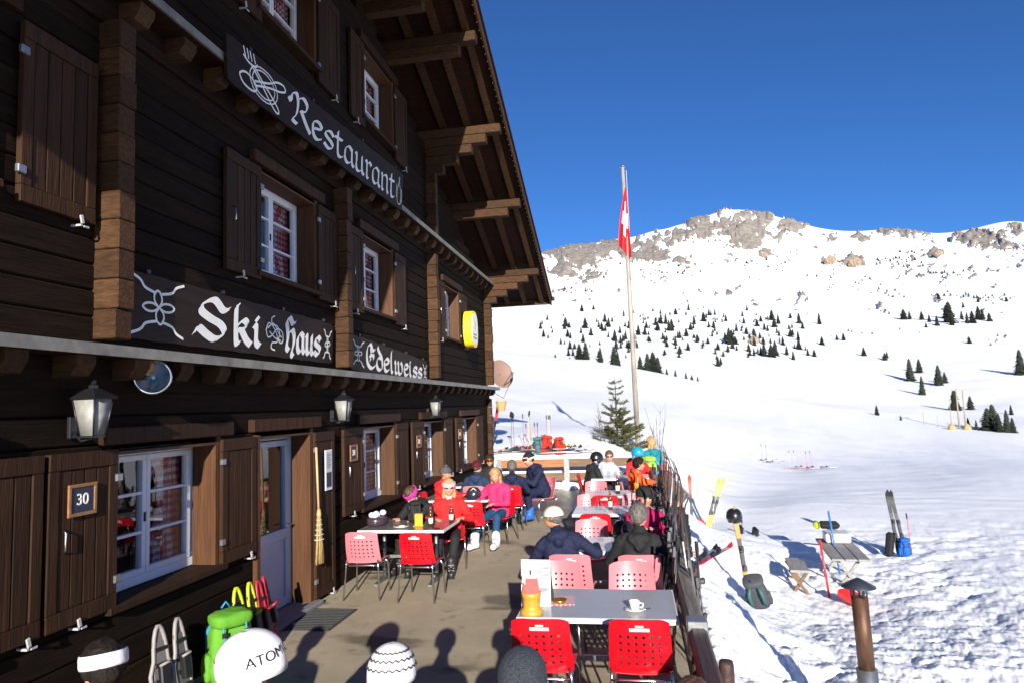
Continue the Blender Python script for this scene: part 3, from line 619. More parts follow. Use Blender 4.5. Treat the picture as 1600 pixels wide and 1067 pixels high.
# wall fittings ------------------------------------------------------------------
LG=mat('lantern_glass',(.27,.27,.25),.35,var=.25,vscale=20,spec=.6)
def lantern(y,z,label):
    t=empty('wall_lantern',(XW+.03,y,z),0,label,'lamp','lanterns on the chalet front')
    q=MB(); q.lathe([(.075,-.16),(.125,.10)],LG,(.17,0,0),4,Rz(math.pi/4)); q.build('glass',t)
    q=MB(); q.lathe([(.15,.10),(.16,.115),(.05,.175),(.03,.18),(.03,.20),(.012,.21),(.02,.235),(.001,.25)],IRON,(.17,0,0),4,Rz(math.pi/4),False); q.build('cap',t)
    q=MB(); q.box((.17,0,-.168),(.115,.115,.015),IRON)
    for sx_ in (-1,1):
        for sy_ in (-1,1): q.tube([(.17+sx_*.055,sy_*.055,-.165),(.17+sx_*.09,sy_*.09,.105)],.007,IRON,4)
    q.build('cage',t)
    q=MB(); q.box((.0,0,-.1),(.03,.07,.16),IRON,None,.006); q.tube([(.01,0,-.13),(.08,0,-.2),(.16,0,-.18)],.009,IRON,6); q.build('arm',t)
for (y,z),lb in zip([(4.36,2.42),(8.72,2.42),(13.1,2.40)],['square glass lantern on the wall beside the round floodlight','square glass lantern above the wall between door and plaque 31','square glass lantern on the wall above plaque 32']): lantern(y,z,lb)
t=empty('round_floodlight',(-3.95,4.98,2.70),0,'round glass fronted floodlight under the ledge','lamp')
Rf=align((.55,-.83,.02)); q=MB(); q.lathe([(.03,-.12),(.10,-.10),(.125,0),(.135,.015)],mat('lamp_brass',(.35,.24,.10),.3,metal=1),(.12,-.02,0),24,Rf,cap=False); q.build('bowl',t)
q=MB(); q.lathe([(.13,.012),(.142,.012),(.142,.03),(.13,.03)],STEEL,(.12,-.02,0),24,Rf,cap=False); q.build('rim',t)
q=MB(); q.lathe([(.001,.02),(.128,.02)],GLASS,(.12,-.02,0),24,Rf); q.ball(Vector((.12,-.02,0))+Rf@Vector((0,0,-.0)),.018,WHITE,8); q.build('lens',t)
q=MB(); q.tube([(-.08,.05,.0),(.06,.0,0)],.02,IRON,8); q.build('bracket',t)
SLATE=mat('slate_blue',(.018,.026,.05),.6); FRM=mat('plaque_frame',(.25,.12,.045),.5,var=.3,vscale=20)
def plaque(y,z,txt,w=.26,h=.23):
    x=SX+.05; t=empty('number_plaque',(x,y,z),0,'framed slate plaque with number %s on %s'%(txt,{'30':'the shutter of the big window nearest the snowshoes','31':'the shutter just past the entrance door and broom','32':'the shutter behind the magenta headband','33':'the last shutter before the chalet corner'}[txt]),'plaque','number plaques on the shutters')
    MB().box2((0,-w/2+.02,-h/2+.02),(.008,w/2-.02,h/2-.02),SLATE).build('slate',t)
    q=MB(); 
    for a,b in (((0,-w/2,-h/2),(.016,w/2,-h/2+.025)),((0,-w/2,h/2-.025),(.016,w/2,h/2)),((0,-w/2,-h/2+.025),(.016,-w/2+.025,h/2-.025)),((0,w/2-.025,-h/2+.025),(.016,w/2,h/2-.025))): q.box2(a,b,FRM,.003)
    q.build('frame',t)
    me=text_mesh(txt,.115,PAINT); o=bpy.data.objects.new('number',me); COL.objects.link(o); o.parent=t; o.location=(.0105,0,0); o.rotation_euler=(math.pi/2,0,math.pi/2)
for y,z,s_ in [(4.42,1.80,'30'),(9.33,1.78,'31'),(12.36,1.77,'32'),(15.42,1.77,'33')]: plaque(y,z,s_)
# notice in frame on the door shutter, socket, broom, door mat
t=empty('framed_notice',(SX+.05,8.50,1.62),0,'white framed notice on the shutter beside the broom','notice')
MB().box2((0,-.10,-.26),(.012,.10,.26),WHITE,.003).build('frame',t); MB().box2((.0125,-.08,-.24),(.0135,.08,.24),mat('paper',(.55,.55,.6),.7)).build('sheet',t)
q=MB()
for k in range(9): q.box2((.0138,-.06,.2-k*.022),(.0142,.06-.03*(k%3==2),.208-k*.022),SLATE)
q.box2((.0138,-.075,-.22),(.0143,.075,-.03),SLATE); q.build('print',t)
t=empty('wall_socket',(XW+.005,3.96,1.22),0,'white power socket on the dark wall','socket'); MB().box2((-.02,-.045,-.045),(.03,.045,.045),WHITE,.008).build('plate',t); MB().lathe([(.022,0),(.022,.006)],mat('grey_plastic',(.3,.3,.3),.5),(.03,0,.0),14,Ry(math.pi/2)).build('cover',t)
STRAW=mat('straw',(.50,.36,.15),.8,var=.3,vscale=30,stretch=(4,4,.6),bump=.5,bscale=60)
bp0=Vector((-3.93,8.06,1.93)); t=empty('straw_broom',(-3.93,8.10,.52),0,'straw broom hung head down by its pale wooden handle beside the door','broom')
q=MB(); q.tube([(0,-.04,1.42),(0,.02,.55)],.014,mat('broom_handle',(.55,.36,.18),.5,var=.2,vscale=8),8); q.build('handle',t)
q=MB()
for k in range(70):
    a=random.uniform(0,6.28); r=random.uniform(0,1)**.5; q.tube([(.02*r*math.cos(a),.02+.02*r*math.sin(a),.58),(.03*r*math.cos(a),.025+.065*r*math.sin(a),.25),(.04*r*math.cos(a),.025+.10*r*math.sin(a),random.uniform(-.02,.05))],.0055,STRAW,4)
q.build('bristles',t); q=MB()
for k in range(5): q.lathe([(.03+.006*k,-.004),(.034+.006*k,0),(.03+.006*k,.004)],mat('twine',(.55,.5,.4),.8),(0,.024,.52-.06*k),12,sy=1.4)
q.lathe([(.02,-.05),(.03,-.02),(.02,.05)],STRAW,(0,.02,.6),12); q.build('binding',t)
RUB=mat('rubber_mat',(.035,.037,.038),.8,var=.3,vscale=30)
q=MB(); q.box2((-3.95,7.20,.002),(-3.38,7.98,.014),RUB)
for k in range(13): q.box2((-3.93,7.23+k*.058,.014),(-3.40,7.25+k*.058,.022),RUB)
q.build('door_mat',label='ribbed black door mat in front of the door',cat='mat')
# oval advertising box, satellite dish, basket
YEL=mat('sign_yellow',(.85,.62,.02),.4); LIT=mat('sign_face',(.72,.74,.72),.35,var=.12,vscale=6)
pc=onx(736,515,-3.80); t=empty('oval_sign_box',(-3.80,pc[1],pc[2]),0,'yellow rimmed oval sign box on the chalet wall','sign')
def ovalbox(m,x0,x1,s):
    q=MB(); q.prism([(.36*s*math.copysign(abs(math.cos(a))**.75,math.cos(a)),.44*s*math.copysign(abs(math.sin(a))**.8,math.sin(a))) for a in np.linspace(0,2*math.pi,30,endpoint=False)],x0,x1,m,0); return q
ovalbox(YEL,-.11,.09,1.0).build('housing',t); ovalbox(LIT,.091,.098,.86).build('face',t)
q=MB(); q.box2((-.25,-.1,-.1),(-.11,.1,.1),IRON); q.build('bracket',t)
q=MB()
for k,wd in enumerate((.16,.20)): q.box2((.0985,-wd,-.16-.08*k),(.1005,wd,-.11-.08*k),mat('sign_grey',(.25,.3,.28),.5))
q.ball((.098,0,.1),(.006,.10,.12),mat('sign_gold',(.7,.55,.25),.5)); q.build('print',t)
pc=ony(783,584,19.5); t=empty('satellite_dish',(pc[0],19.5,pc[2]),0,'brown satellite dish with pale receiver arm on the chalet corner','dish')
DB=mat('dish_brown',(.23,.14,.11),.5); Rd=align((.62,-.72,.30)); q=MB(); q.lathe([(.001,-.07),(.2,-.05),(.36,0),(.385,.02),(.36,.012),(.2,-.04),(.001,-.06)],DB,(0,0,0),28,Rd,sy=1.12); q.build('reflector',t)
q=MB(); a0=Rd@Vector((0,-.36,-.02)); a1=Rd@Vector((.0,-.18,.62)); q.tube([a0,a1],.014,STEEL,6); q.build('feed_arm',t)
q=MB(); q.tube([a1-Rd@Vector((0,0,.02)),a1+Rd@Vector((0,.05,.12))],[.05,.04],mat('cream_plastic',(.7,.66,.55),.5),10); q.build('receiver',t)
q=MB(); q.tube([Rd@Vector((0,0,-.07)),Vector((-.3,-.15,-.05)),Vector((-.62,-.45,-.08))],.022,STEEL,8); q.box((-.62,-.45,-.08),(.04,.12,.2),STEEL); q.build('bracket',t)
q=MB(); q.tube([a1,a1+Vector((-.05,0,-.25)),a0+Vector((0,0,-.35)),Vector((-.4,-.3,-.4))],.009,IRON,5); q.build('cable',t)
t=empty('wicker_basket',(-3.62,18.75,2.36),0,'small wicker basket hanging under the ledge at the corner','basket')
q=MB()
for k in range(8): q.lathe([(.10+.008*k-.006,k*.035),(.108+.008*k,k*.035+.017),(.10+.008*k-.004,k*.035+.034)],STRAW,(0,0,-.12),16)
q.lathe([(.001,0),(.1,0.0)],STRAW,(0,0,-.12),16); q.build('body',t); q=MB(); q.tube([(.12,0,.14),(.1,0,.24),(0,0,.29),(-.1,0,.24),(-.12,0,.14)],.01,STRAW,6); q.build('handle',t)
# snowshoes and packs by the wall
def snowshoe(loc,rz,tilt,m1,m2,label):
    t=empty('snowshoe_pair',loc,rz,label,'snowshoes','snowshoes leaning on the chalet wall')
    for k,dx in enumerate((-.11,.11)):
        R=Rz(.12*(k*2-1))@Rx(-tilt); 
        P=[Vector((.10*math.sin(a)*(1-.35*(math.cos(a)<0)),0,.36-.34*math.cos(a)+(.0))) for a in np.linspace(0,2*math.pi,22)]
        q=MB(); q.tube([R@p+Vector((dx,0,0)) for p in P],.017,m1,7,False); q.build('frame',t)
        q=MB(); q.add([R@p*.96+Vector((dx,0,0)) for p in P[:-1]],[tuple(range(21))],m2); q.box(R@Vector((0,.0,.33))+Vector((dx,0,0)),(.14,.012,.5),m2,R,.004)
        for j in range(4): q.box(R@Vector((0,-.012,.16+j*.12))+Vector((dx,0,0)),(.15-.01*j,.02,.03),IRON,R,.004)
        q.build('deck',t)
        q=MB(); q.box(R@Vector((0,-.035,.32))+Vector((dx,0,0)),(.09,.05,.2),IRON,R,.01); q.tube([R@Vector((-.05,-.05,.4))+Vector((dx,0,0)),R@Vector((0,-.09,.42))+Vector((dx,0,0)),R@Vector((.05,-.05,.4))+Vector((dx,0,0))],.012,m1,6); q.build('binding',t)
GY=mat('grey_plastic2',(.25,.23,.22),.5); LIME=mat('lime',(.42,.50,.01),.45); RD=mat('red_plastic',(.5,.02,.04),.4)
snowshoe((-3.78,5.22,.0),math.pi/2-.15,.14,GY,mat('deck_grey',(.12,.11,.11),.6),'grey snowshoes leaning on the wall under window 30')
snowshoe((-3.75,6.30,.02),math.pi/2-.1,.16,LIME,mat('deck_black',(.015,.015,.016),.5),'lime and black snowshoes leaning on the wall beside the green rucksack')
snowshoe((-3.74,6.68,.0),math.pi/2+.2,.2,RD,mat('deck_red',(.25,.02,.03),.5),'red snowshoes leaning on the wall next to the entrance door')
# ---------------------------------------------------------------- furniture
def plastic(name,c): return mat(name,c,.33,spec=.5,coat=.25,var=.06,vscale=3)
RED=plastic('red_shell',(.50,.004,.012)); PINK=plastic('faded_shell',(.60,.17,.20))
LABEL=mat('chair_label',(.72,.60,.58),.5)
def apply_solid(mb,name,th,parent,subs=0):
    o=mb.build(name,parent); md=o.modifiers.new('s','SOLIDIFY'); md.thickness=th; md.offset=0
    if subs: sb=o.modifiers.new('b','SUBSURF'); sb.levels=sb.render_levels=subs
    bpy.context.view_layer.update(); me=bpy.data.meshes.new_from_object(o.evaluated_get(bpy.context.evaluated_depsgraph_get()))
    o.modifiers.clear(); o.data=me; return o
def make_chair(shell):
    t=empty('terrace_chair',(0,0,0))
    def bp(u,v):
        x=(u-.5)*(.45-.035*v); e=abs(2*u-1); y=-.185-.105*v+.055*e*e-.02*math.sin(v*3.1); z=.455+.395*v-.03*(e**5)*v**3
        return (x,y,z)
    q=MB(); nc,nr=8,8; V=[];Fc=[]
    def idx(p): V.append(bp(*p)); return len(V)-1
    for i in range(nc):
        for j in range(nr):
            u0,u1,v0,v1=i/nc,(i+1)/nc,j/nr,(j+1)/nr; cu,cv=(u0+u1)/2,(v0+v1)/2
            ring=[(u0,v0),(cu,v0),(u1,v0),(u1,cv),(u1,v1),(cu,v1),(u0,v1),(u0,cv)]
            O=[idx(p) for p in ring]
            if 1<=i<=6 and 1<=j<=5:
                I=[]
                for k in range(8):
                    a=math.radians(225+45*k); I.append(idx((cu+.0118*math.cos(a)/.43,cv+.0118*math.sin(a)/.40)))
                for k in range(8): Fc.append((O[k],O[(k+1)%8],I[(k+1)%8],I[k]))
            else: Fc.append(tuple(O))
    bmx=bmesh.new(); vs=[bmx.verts.new(p) for p in V]
    for f in Fc: bmx.faces.new([vs[i] for i in f])
    bmesh.ops.remove_doubles(bmx,verts=bmx.verts,dist=.0008); bmx.verts.index_update()
    q.add([v.co[:] for v in bmx.verts],[[v.index for v in f.verts] for f in bmx.faces],shell,False); bmx.free()
    apply_solid(q,'backrest',.008,t)
    def sp(u,v):
        x=(u-.5)*(.43+.02*v); e=abs(2*u-1); y=-.20+.43*v; z=.452-.025*math.sin(v*2.6)*(1-e*e)+.012*e*e-.05*max(0,v-.85)**1*3
        return (x,y,z)
    q=MB(); n=10; V=[sp(i/n,j/n) for j in range(n+1) for i in range(n+1)]
    q.add(V,[(j*(n+1)+i,j*(n+1)+i+1,(j+1)*(n+1)+i+1,(j+1)*(n+1)+i) for j in range(n) for i in range(n)],shell,True); apply_solid(q,'seat',.009,t)
    for sx in (-1,1):
        q=MB(); q.tube([(sx*.19,.15,.43),(sx*.215,.19,.36),(sx*.225,.215,.0)],.0115,CHROME,8); q.build('leg',t)
        q=MB(); q.tube([(sx*.205,-.225,.49),(sx*.21,-.225,.40),(sx*.235,-.265,.0)],.0115,CHROME,8); q.build('leg',t)
        q=MB(); q.tube([(sx*.19,.15,.43),(sx*.20,0,.428),(sx*.207,-.215,.43)],.010,CHROME,8); q.build('seat_rail',t)
    q=MB(); q.tube([(-.208,-.235,.425),(-.15,-.25,.428),(0,-.255,.43),(.15,-.25,.428),(.208,-.235,.425)],.010,CHROME,8); q.build('back_rail',t)
    a=bp(.5,.83); q=MB(); q.box((0,a[1]-.012,a[2]),(.14,.006,.026),LABEL,Rx(.27),.003); q.box((0,a[1]-.009,a[2]+.022),(.06,.006,.014),LABEL,Rx(.27),.003); q.build('label_plate',t)
    return t
chair_red=make_chair(RED); chair_pink=make_chair(PINK); USED={}
def chair(x,y,rz,col,label):
    src=chair_red if col=='r' else chair_pink
    if not USED.get(col): USED[col]=1; o=src; o.location=(x,y,0); o.rotation_euler=(0,0,rz)
    else: o=copy_tree(src,None,(x,y,0),rz)
    o['label']=label; o['category']='chair'; o['group']='plastic terrace chairs'; return o
PI=math.pi
TOPG=mat('table_laminate',(.34,.35,.37),.28,var=.08,vscale=4,spec=.6); TOPW=mat('table_white',(.66,.67,.69),.25,var=.06,vscale=4,spec=.6); TOPD=mat('table_dark',(.13,.13,.135),.25,var=.15,vscale=9,spec=.6)
EDGE=mat('table_edge',(.72,.72,.70),.35)
def table(x,y,label,top=TOPG,w=1.22,d=.84,edge=EDGE):
    t=empty('terrace_table',(x,y,0),0,label,'table','terrace tables')
    MB().box2((-w/2+.012,-d/2+.012,.722),(w/2-.012,d/2-.012,.752),top,.003).build('tabletop',t)
    q=MB(); 
    for a,b in (((-w/2,-d/2,.712),(w/2,-d/2+.012,.749)),((-w/2,d/2-.012,.712),(w/2,d/2,.749)),((-w/2,-d/2+.012,.712),(-w/2+.012,d/2-.012,.749)),((w/2-.012,-d/2+.012,.712),(w/2,d/2-.012,.749))): q.box2(a,b,edge,.003)
    q.build('edge_band',t)
    for sx in (-1,1):
        MB().tube([(sx*.38,0,.06),(sx*.38,0,.71)],.026,GALV,10).build('column',t)
        q=MB(); q.prism([(-.36,.0),(.36,0),(.36,.022),(.05,.06),(-.05,.06),(-.36,.022)],sx*.38-.025,sx*.38+.025,GALV,0); q.build('foot',t)
        MB().box2((sx*.38-.03,-.3,.69),(sx*.38+.03,.3,.711),GALV).build('cross_bar',t)
    MB().box2((-.35,-.012,.30),(.35,.012,.34),GALV).build('stretcher',t)
    return t
table(-.36,5.74,'pale grey table with coffee cup and yellow napkin pot beside the ski rail')
table(-.33,8.08,'pale table with wine bottle between the navy and black jackets',TOPW)
table(-.36,10.62,'white table laid with carafe, bottle and glasses',TOPW)
table(-.33,12.55,'white table with yellow pot and wine bottle by the orange jacket',TOPW)
table(-.36,15.3,'small white table crowded with glasses near the rear fence',TOPW)
table(-3.19,9.42,'dark topped table with helmet and beer bottles under plaque 31',TOPD)
table(-3.2,12.28,'dark topped table with navy ski helmet on it',TOPD)
table(-3.2,14.35,'dark topped table by the chalet wall behind the burgundy hat',TOPD)
for x,y,r,c,l in [(-.74,5.25,0,'r','red chair drawn up in front of the yellow napkin pot'),(-.04,5.27,0,'r','red chair beside the rail, half shaded, before the coffee cup'),
 (-.80,6.52,PI,'p','faded pink chair facing the menu card, behind the pale grey table'),(-.10,6.50,PI,'p','faded pink chair facing the coffee cup, behind the pale grey table'),
 (-.72,7.35,0,'p','faded pink chair under the man in navy and pale cap'),(-.02,7.33,0,'p','faded pink chair under the grey haired man in black'),
 (-.62,8.92,PI,'p','faded pink chair opposite the pale cap, empty'),(.06,8.95,PI,'r','red chair under the person in magenta and black beanie'),
 (-.60,9.92,0,'r','bright red empty chair in front of the carafe table'),(-.80,11.45,PI,'p','faded pink empty chair on the far side of the carafe table'),
 (-.54,11.80,0,'r','red empty chair backing onto the carafe table'),(-.05,11.45,PI,'p','faded pink chair at the carafe table next to the rail'),
 (-.80,13.40,PI,'p','faded pink chair beyond the yellow pot table'),(-.05,13.35,-PI/2,'p','faded pink chair under the man in orange'),
 (-1.02,15.2,-PI/2,'r','chair under the person in black helmet and jacket'),(-.70,16.05,PI,'p','chair under the person in light grey by the fence'),(.02,16.15,PI,'r','chair under the person in blue helmet'),(.38,17.15,PI*.8,'p','chair under the blond person in teal'),
 (-3.50,8.62,.06,'p','faded red chair beside the wall facing the dark table under plaque 31'),(-2.74,8.55,-.03,'r','bright red chair facing the dark table, away from the wall'),
 (-3.24,10.22,PI,'r','chair under the person in magenta headband'),(-2.82,10.2,PI+.25,'r','chair under the person in red jacket and pink headband'),
 (-2.70,11.22,0,'r','bright red empty chair behind the red jacketed diner'),(-3.66,12.3,-PI/2,'r','chair against the wall under the grey beanie'),(-2.42,12.05,PI-.2,'r','chair under the woman in the bright pink jacket'),
 (-3.15,13.4,0,'p','chair under the navy jacket with burgundy beanie'),(-2.42,13.38,0,'r','red chair under the grey haired navy jacket'),(-3.25,15.2,PI,'p','chair under the person with orange goggles'),(-1.98,14.3,PI*.72,'p','chair under the man leaning over in white goggles'),
 (-2.55,3.0,0,'p','chair under the dark haired person with white headband'),(-1.77,3.0,PI/2,'r','chair under the person in the white ski helmet'),(-1.12,3.0,0,'p','chair under the white patterned knit hat'),(-.53,3.0,0,'r','chair under the dark knit hat'),(.17,2.75,0,'p','chair under the brown haired person at the rail')]: chair(x,y,r,c,l)
# ---------------------------------------------------------------- people
SKIN=mat('skin',(.52,.27,.18),.5,var=.08,vscale=14,spec=.4); SKIN2=mat('skin_tan',(.43,.21,.13),.5,var=.08,vscale=14,spec=.4)
def cloth(name,c,r=.8): return mat('cloth_'+name,c,r,var=.12,vscale=9,bump=.25,bscale=26,spec=.25)
HAIRM={'grey':mat('hair_grey',(.11,.10,.09),.6,var=.6,vscale=24,bump=.9,bscale=50),'dark':mat('hair_dark',(.012,.008,.006),.7,spec=.2,var=.4,vscale=30,bump=.6,bscale=60),'blond':mat('hair_blond',(.38,.23,.10),.5,var=.35,vscale=30,bump=.6,bscale=60),'brown':mat('hair_brown',(.075,.035,.018),.5,var=.4,vscale=30,bump=.6,bscale=60)}
LENS=mat('dark_lens',(.01,.008,.008),.08,spec=.8)
BUCK=mat('boot_buckle',(.35,.35,.36),.35,metal=.7); BOOTW=mat('boot_white',(.70,.70,.70),.4); BOOTB=mat('boot_blue',(.02,.12,.45),.35); BOOTK=mat('boot_black',(.02,.02,.022),.4)
def capsule(a,b,ra,rb,n=12):
    a=np.array(a,float);b=np.array(b,float); d=b-a; L=np.linalg.norm(d); d=d/L if L>1e-6 else np.array([0,0,1.]); 
    h=np.array([1.,0,0]) if abs(d[0])<.8 else np.array([0,1.,0]); u=np.cross(d,h); u/=np.linalg.norm(u); v=np.cross(d,u); V=[];Fc=[]
    rings=[(a,-1,ra,k) for k in (-.98,-.7,-.35,0)]+[(b,1,rb,k) for k in (0,.35,.7,.98)]
    for c,sg_,r,k in rings:
        rr=r*math.sqrt(max(0,1-k*k)); cc=c+d*r*k
        for j in range(n): an=2*PI*j/n; V.append(cc+rr*(math.cos(an)*u+math.sin(an)*v))
    for i in range(7):
        for j in range(n): Fc.append((i*n+j,i*n+(j+1)%n,(i+1)*n+(j+1)%n,(i+1)*n+j))
    Fc.append(tuple(range(n))[::-1]); Fc.append(tuple(range(7*n,8*n))); return V,Fc
def remesh(prims,vox,smooth=6):
    V=[];Fc=[]
    for p in prims:
        v,f=capsule(p[0],p[1],p[2],p[3]); o=len(V); V+=[tuple(x) for x in v]; Fc+=[tuple(i+o for i in q) for q in f]
    me=bpy.data.meshes.new('tmp'); me.from_pydata(V,[],Fc); o=bpy.data.objects.new('tmp',me); COL.objects.link(o)
    md=o.modifiers.new('r','REMESH'); md.mode='VOXEL'; md.voxel_size=vox
    ms=o.modifiers.new('s','SMOOTH'); ms.factor=.5; ms.iterations=smooth
    bpy.context.view_layer.update(); r=bpy.data.meshes.new_from_object(o.evaluated_get(bpy.context.evaluated_depsgraph_get()))
    bpy.data.objects.remove(o); n=len(r.vertices); co=np.empty(n*3,np.float32); r.vertices.foreach_get('co',co); co=co.reshape(-1,3).astype(float)
    fc=[tuple(p.vertices) for p in r.polygons]; bpy.data.meshes.remove(r); return co,fc
def near_label(pts,prims):
    best=np.full(len(pts),1e9); lab=np.zeros(len(pts),int)
    for i,p in enumerate(prims):
        a=np.array(p[0],float);b=np.array(p[1],float); d=b-a; L2=d@d+1e-12; t=np.clip((pts-a)@d/L2,0,1)
        dist=np.linalg.norm(pts-a-t[:,None]*d,axis=1)-(p[2]+(p[3]-p[2])*t); k=dist<best; best[k]=dist[k]; lab[k]=i
    return lab
def ik(a,b,l1,l2,pole):
    a,b,pole=np.array(a,float),np.array(b,float),np.array(pole,float); d=b-a; L=np.linalg.norm(d); L2=min(L,(l1+l2)*.995); dn=d/L; b=a+dn*L2
    x=(l1*l1-l2*l2+L2*L2)/(2*L2); h=math.sqrt(max(0,l1*l1-x*x)); pp=pole-dn*(pole@dn); pp/=np.linalg.norm(pp)+1e-9; return a+dn*x+pp*h,b
def hand_prims(w,d,nrm,side):
    """fingers along d from wrist w, palm normal nrm"""
    w=np.array(w,float); d=np.array(d,float); d/=np.linalg.norm(d); nrm=np.array(nrm,float); nrm-=d*(nrm@d); nrm/=np.linalg.norm(nrm); s=np.cross(d,nrm)*side
    P=[]
    for k in (-.022,0,.022): P.append((w+s*k*.7,w+d*.075+s*k,.019,.016))
    for k,l in zip((-.033,-.011,.011,.032),(.062,.078,.084,.074)):
        b=w+d*.085+s*k; m=b+d*l*.5+nrm*.008; e=m+(d*.75+nrm*.65)*l*.5; P+=[(b,m,.0092,.0085),(m,e,.0085,.007)]
    b=w+d*.03+s*.034; m=b+(s*.8+d*.6)*.04; e=m+(d*.9+s*.1+nrm*.4)*.035; P+=[(b,m,.012,.010),(m,e,.010,.008)]
    return P
def person(label,loc,rz,jacket,pants,head=(0,0),lean=0,hands=None,feet=None,hair='brown',hat=None,glasses=None,boots=BOOTK,scale=.95,vox=.016,longhair=False,collar=None,skin=SKIN,hood=True,seat=.45,bald=False,sleeve=None,side_lean=0,group='people on the terrace'):
    root=empty('person',loc,rz,label,'person',group); root.scale=(scale,)*3
    Rl=np.array(Ry(side_lean)@Rx(-lean)); pel=np.array([0,-.02,seat+.10]); T=lambda p: pel+Rl@np.array(p,float)
    J,Pn,S,B,Cc=0,1,2,3,4; prims=[]
    def add(a,b,ra,rb,m): prims.append((a,b,ra,rb,m))
    # torso
    for sx in (-1,1):
        add(T((sx*.075,0,.0)),T((sx*.075,.0,.2)),.118,.112,J); add(T((sx*.07,0,.2)),T((sx*.085,-.005,.40)),.115,.108,J); add(T((sx*.075,0,-.02)),T((sx*.08,.03,-.06)),.115,.11,J)
    add(T((-.14,-.01,.435)),T((.14,-.01,.435)),.078,.078,J); add(T((0,-.015,.40)),T((0,-.005,.53)),.10,.072,J)
    add(T((0,0,.50)),T((0,.01,.56)),.074,.068,Cc)
    if hood: add(T((-.06,-.10,.47)),T((.06,-.10,.47)),.062,.062,J); add(T((0,-.135,.40)),T((0,-.11,.46)),.05,.06,J)
    nb=T((0,.0,.52)); hy,hp=head; Rh=np.array(Rz(hy)@Rx(-hp))@Rl if True else None
    Rh=np.array(Rz(hy)@Rx(-hp)); hc=nb+Rl@np.array([0,.015,.06])+Rh@np.array([0,.02,.115]); Hd=lambda p: hc+Rh@np.array(p,float)
    add(nb,Hd((0,-.01,-.07)),.056,.055,S)
    add(Hd((0,-.022,.035)),Hd((0,.012,.03)),.093,.088,S); add(Hd((0,.03,-.02)),Hd((0,.045,-.085)),.066,.042,S); add(Hd((-.028,.04,-.05)),Hd((.028,.04,-.05)),.048,.048,S)
    add(Hd((0,.092,.015)),Hd((0,.112,-.028)),.012,.017,S); add(Hd((-.03,.082,.033)),Hd((.03,.082,.033)),.016,.016,S); add(Hd((-.018,.086,-.064)),Hd((.018,.086,-.064)),.012,.012,S)
    for sx in (-1,1): add(Hd((sx*.088,-.01,.015)),Hd((sx*.09,-.012,-.02)),.017,.013,S); add(Hd((sx*.045,.06,-.025)),Hd((sx*.042,.055,-.04)),.033,.03,S)
    # arms
    hands=hands or ((-.2,.34,.72),(.2,.34,.72)); HP=[]
    for sx,ht in zip((-1,1),hands):
        sh=T((sx*.195,-.01,.42)); el,wr=ik(sh,ht,.285,.255,(sx*.7,-.45,-.6)); add(sh,el,.068,.056,J); add(el,wr,.056,.043,J); add(el,(el+wr)/2,.06,.05,J)
        dd=(wr-el)/np.linalg.norm(wr-el); HP+=hand_prims(wr+dd*.03,dd+np.array([0,0,-.15]),(0,.15,-1),-sx)
    # legs
    BK=[]; feet=feet or ((-.13,.50,.06),(.13,.50,.06)); big=boots is not None
    for sx,ft in zip((-1,1),feet):
        hp_=pel+np.array([sx*.085,.03,-.02]); kn,an=ik(hp_,np.array(ft)+np.array([0,-.04,.06]),.44,.42,(sx*.12,.7,.75))
        add(hp_,kn,.093,.070,Pn); add(kn,an,.070,.058,Pn); f0=np.array(ft,float)
        fd=kn-hp_; fd[2]=0; fd/=np.linalg.norm(fd)+1e-9
        BK.append((an,f0,fd)); add(an+np.array([0,0,.10]),an,.066,.064,B); add(f0-fd*.06,f0+fd*.15,.058,.046,B); add(f0-fd*.06+np.array([0,0,-.02]),f0+fd*.16+np.array([0,0,-.02]),.042,.038,B)
    prims=[(a,b,ra*(1.10 if m==J else 1.06 if m==Pn else 1.22 if m==B else 1),rb*(1.10 if m==J else 1.06 if m==Pn else 1.22 if m==B else 1),m) for a,b,ra,rb,m in prims]
    co,fc=remesh(prims,vox); 
    lab=np.array([p[4] for p in prims])[near_label(co,prims)]
    # cloth folds
    q=co*np.array([1,1,1.0]); fold=(np.sin(q[:,2]*62+6*np.sin(q[:,0]*17)+5*np.sin(q[:,1]*19))*.5+ (fbm(q[:,0]*16+q[:,2]*9,q[:,1]*16+q[:,2]*13,5,3)-.5)*2)*.0095
    nrm=co-np.array([prims[i][0] for i in near_label(co,prims)]); ln_=np.linalg.norm(nrm,axis=1,keepdims=True)+1e-6
    co=co+np.where((lab==J)|(lab==Pn),fold,0)[:,None]*nrm/ln_
    mb=MB(); mats=[jacket,pants,skin,boots,collar or jacket]; flab=near_label(np.array([co[list(f)].mean(0) for f in fc]),prims); pl=[p[4] for p in prims]
    for m in mats: mb.mi(m)
    mb.v=[tuple(p) for p in co]; mb.f=fc; mb.m=[mb.mi(mats[pl[i]]) for i in flab]; mb.sm=[True]*len(fc)
    hm,hf=remesh(HP,.0055,3); mb.add(hm,hf,sleeve or skin,True)
    # eyes
    for sx in (-1,1): mb.ball(Hd((sx*.033,.084,.016)),(.013,.010,.007),mat('eye_dark',(.03,.02,.015),.3),8,Matrix(Rh.tolist()))
    mb.add([Hd((-.022,.0985,-.062)),Hd((.022,.0985,-.062)),Hd((.018,.096,-.069)),Hd((-.018,.096,-.069))],[(0,1,2,3)],mat('lips',(.36,.12,.10),.5))
    mb.build('body',root)
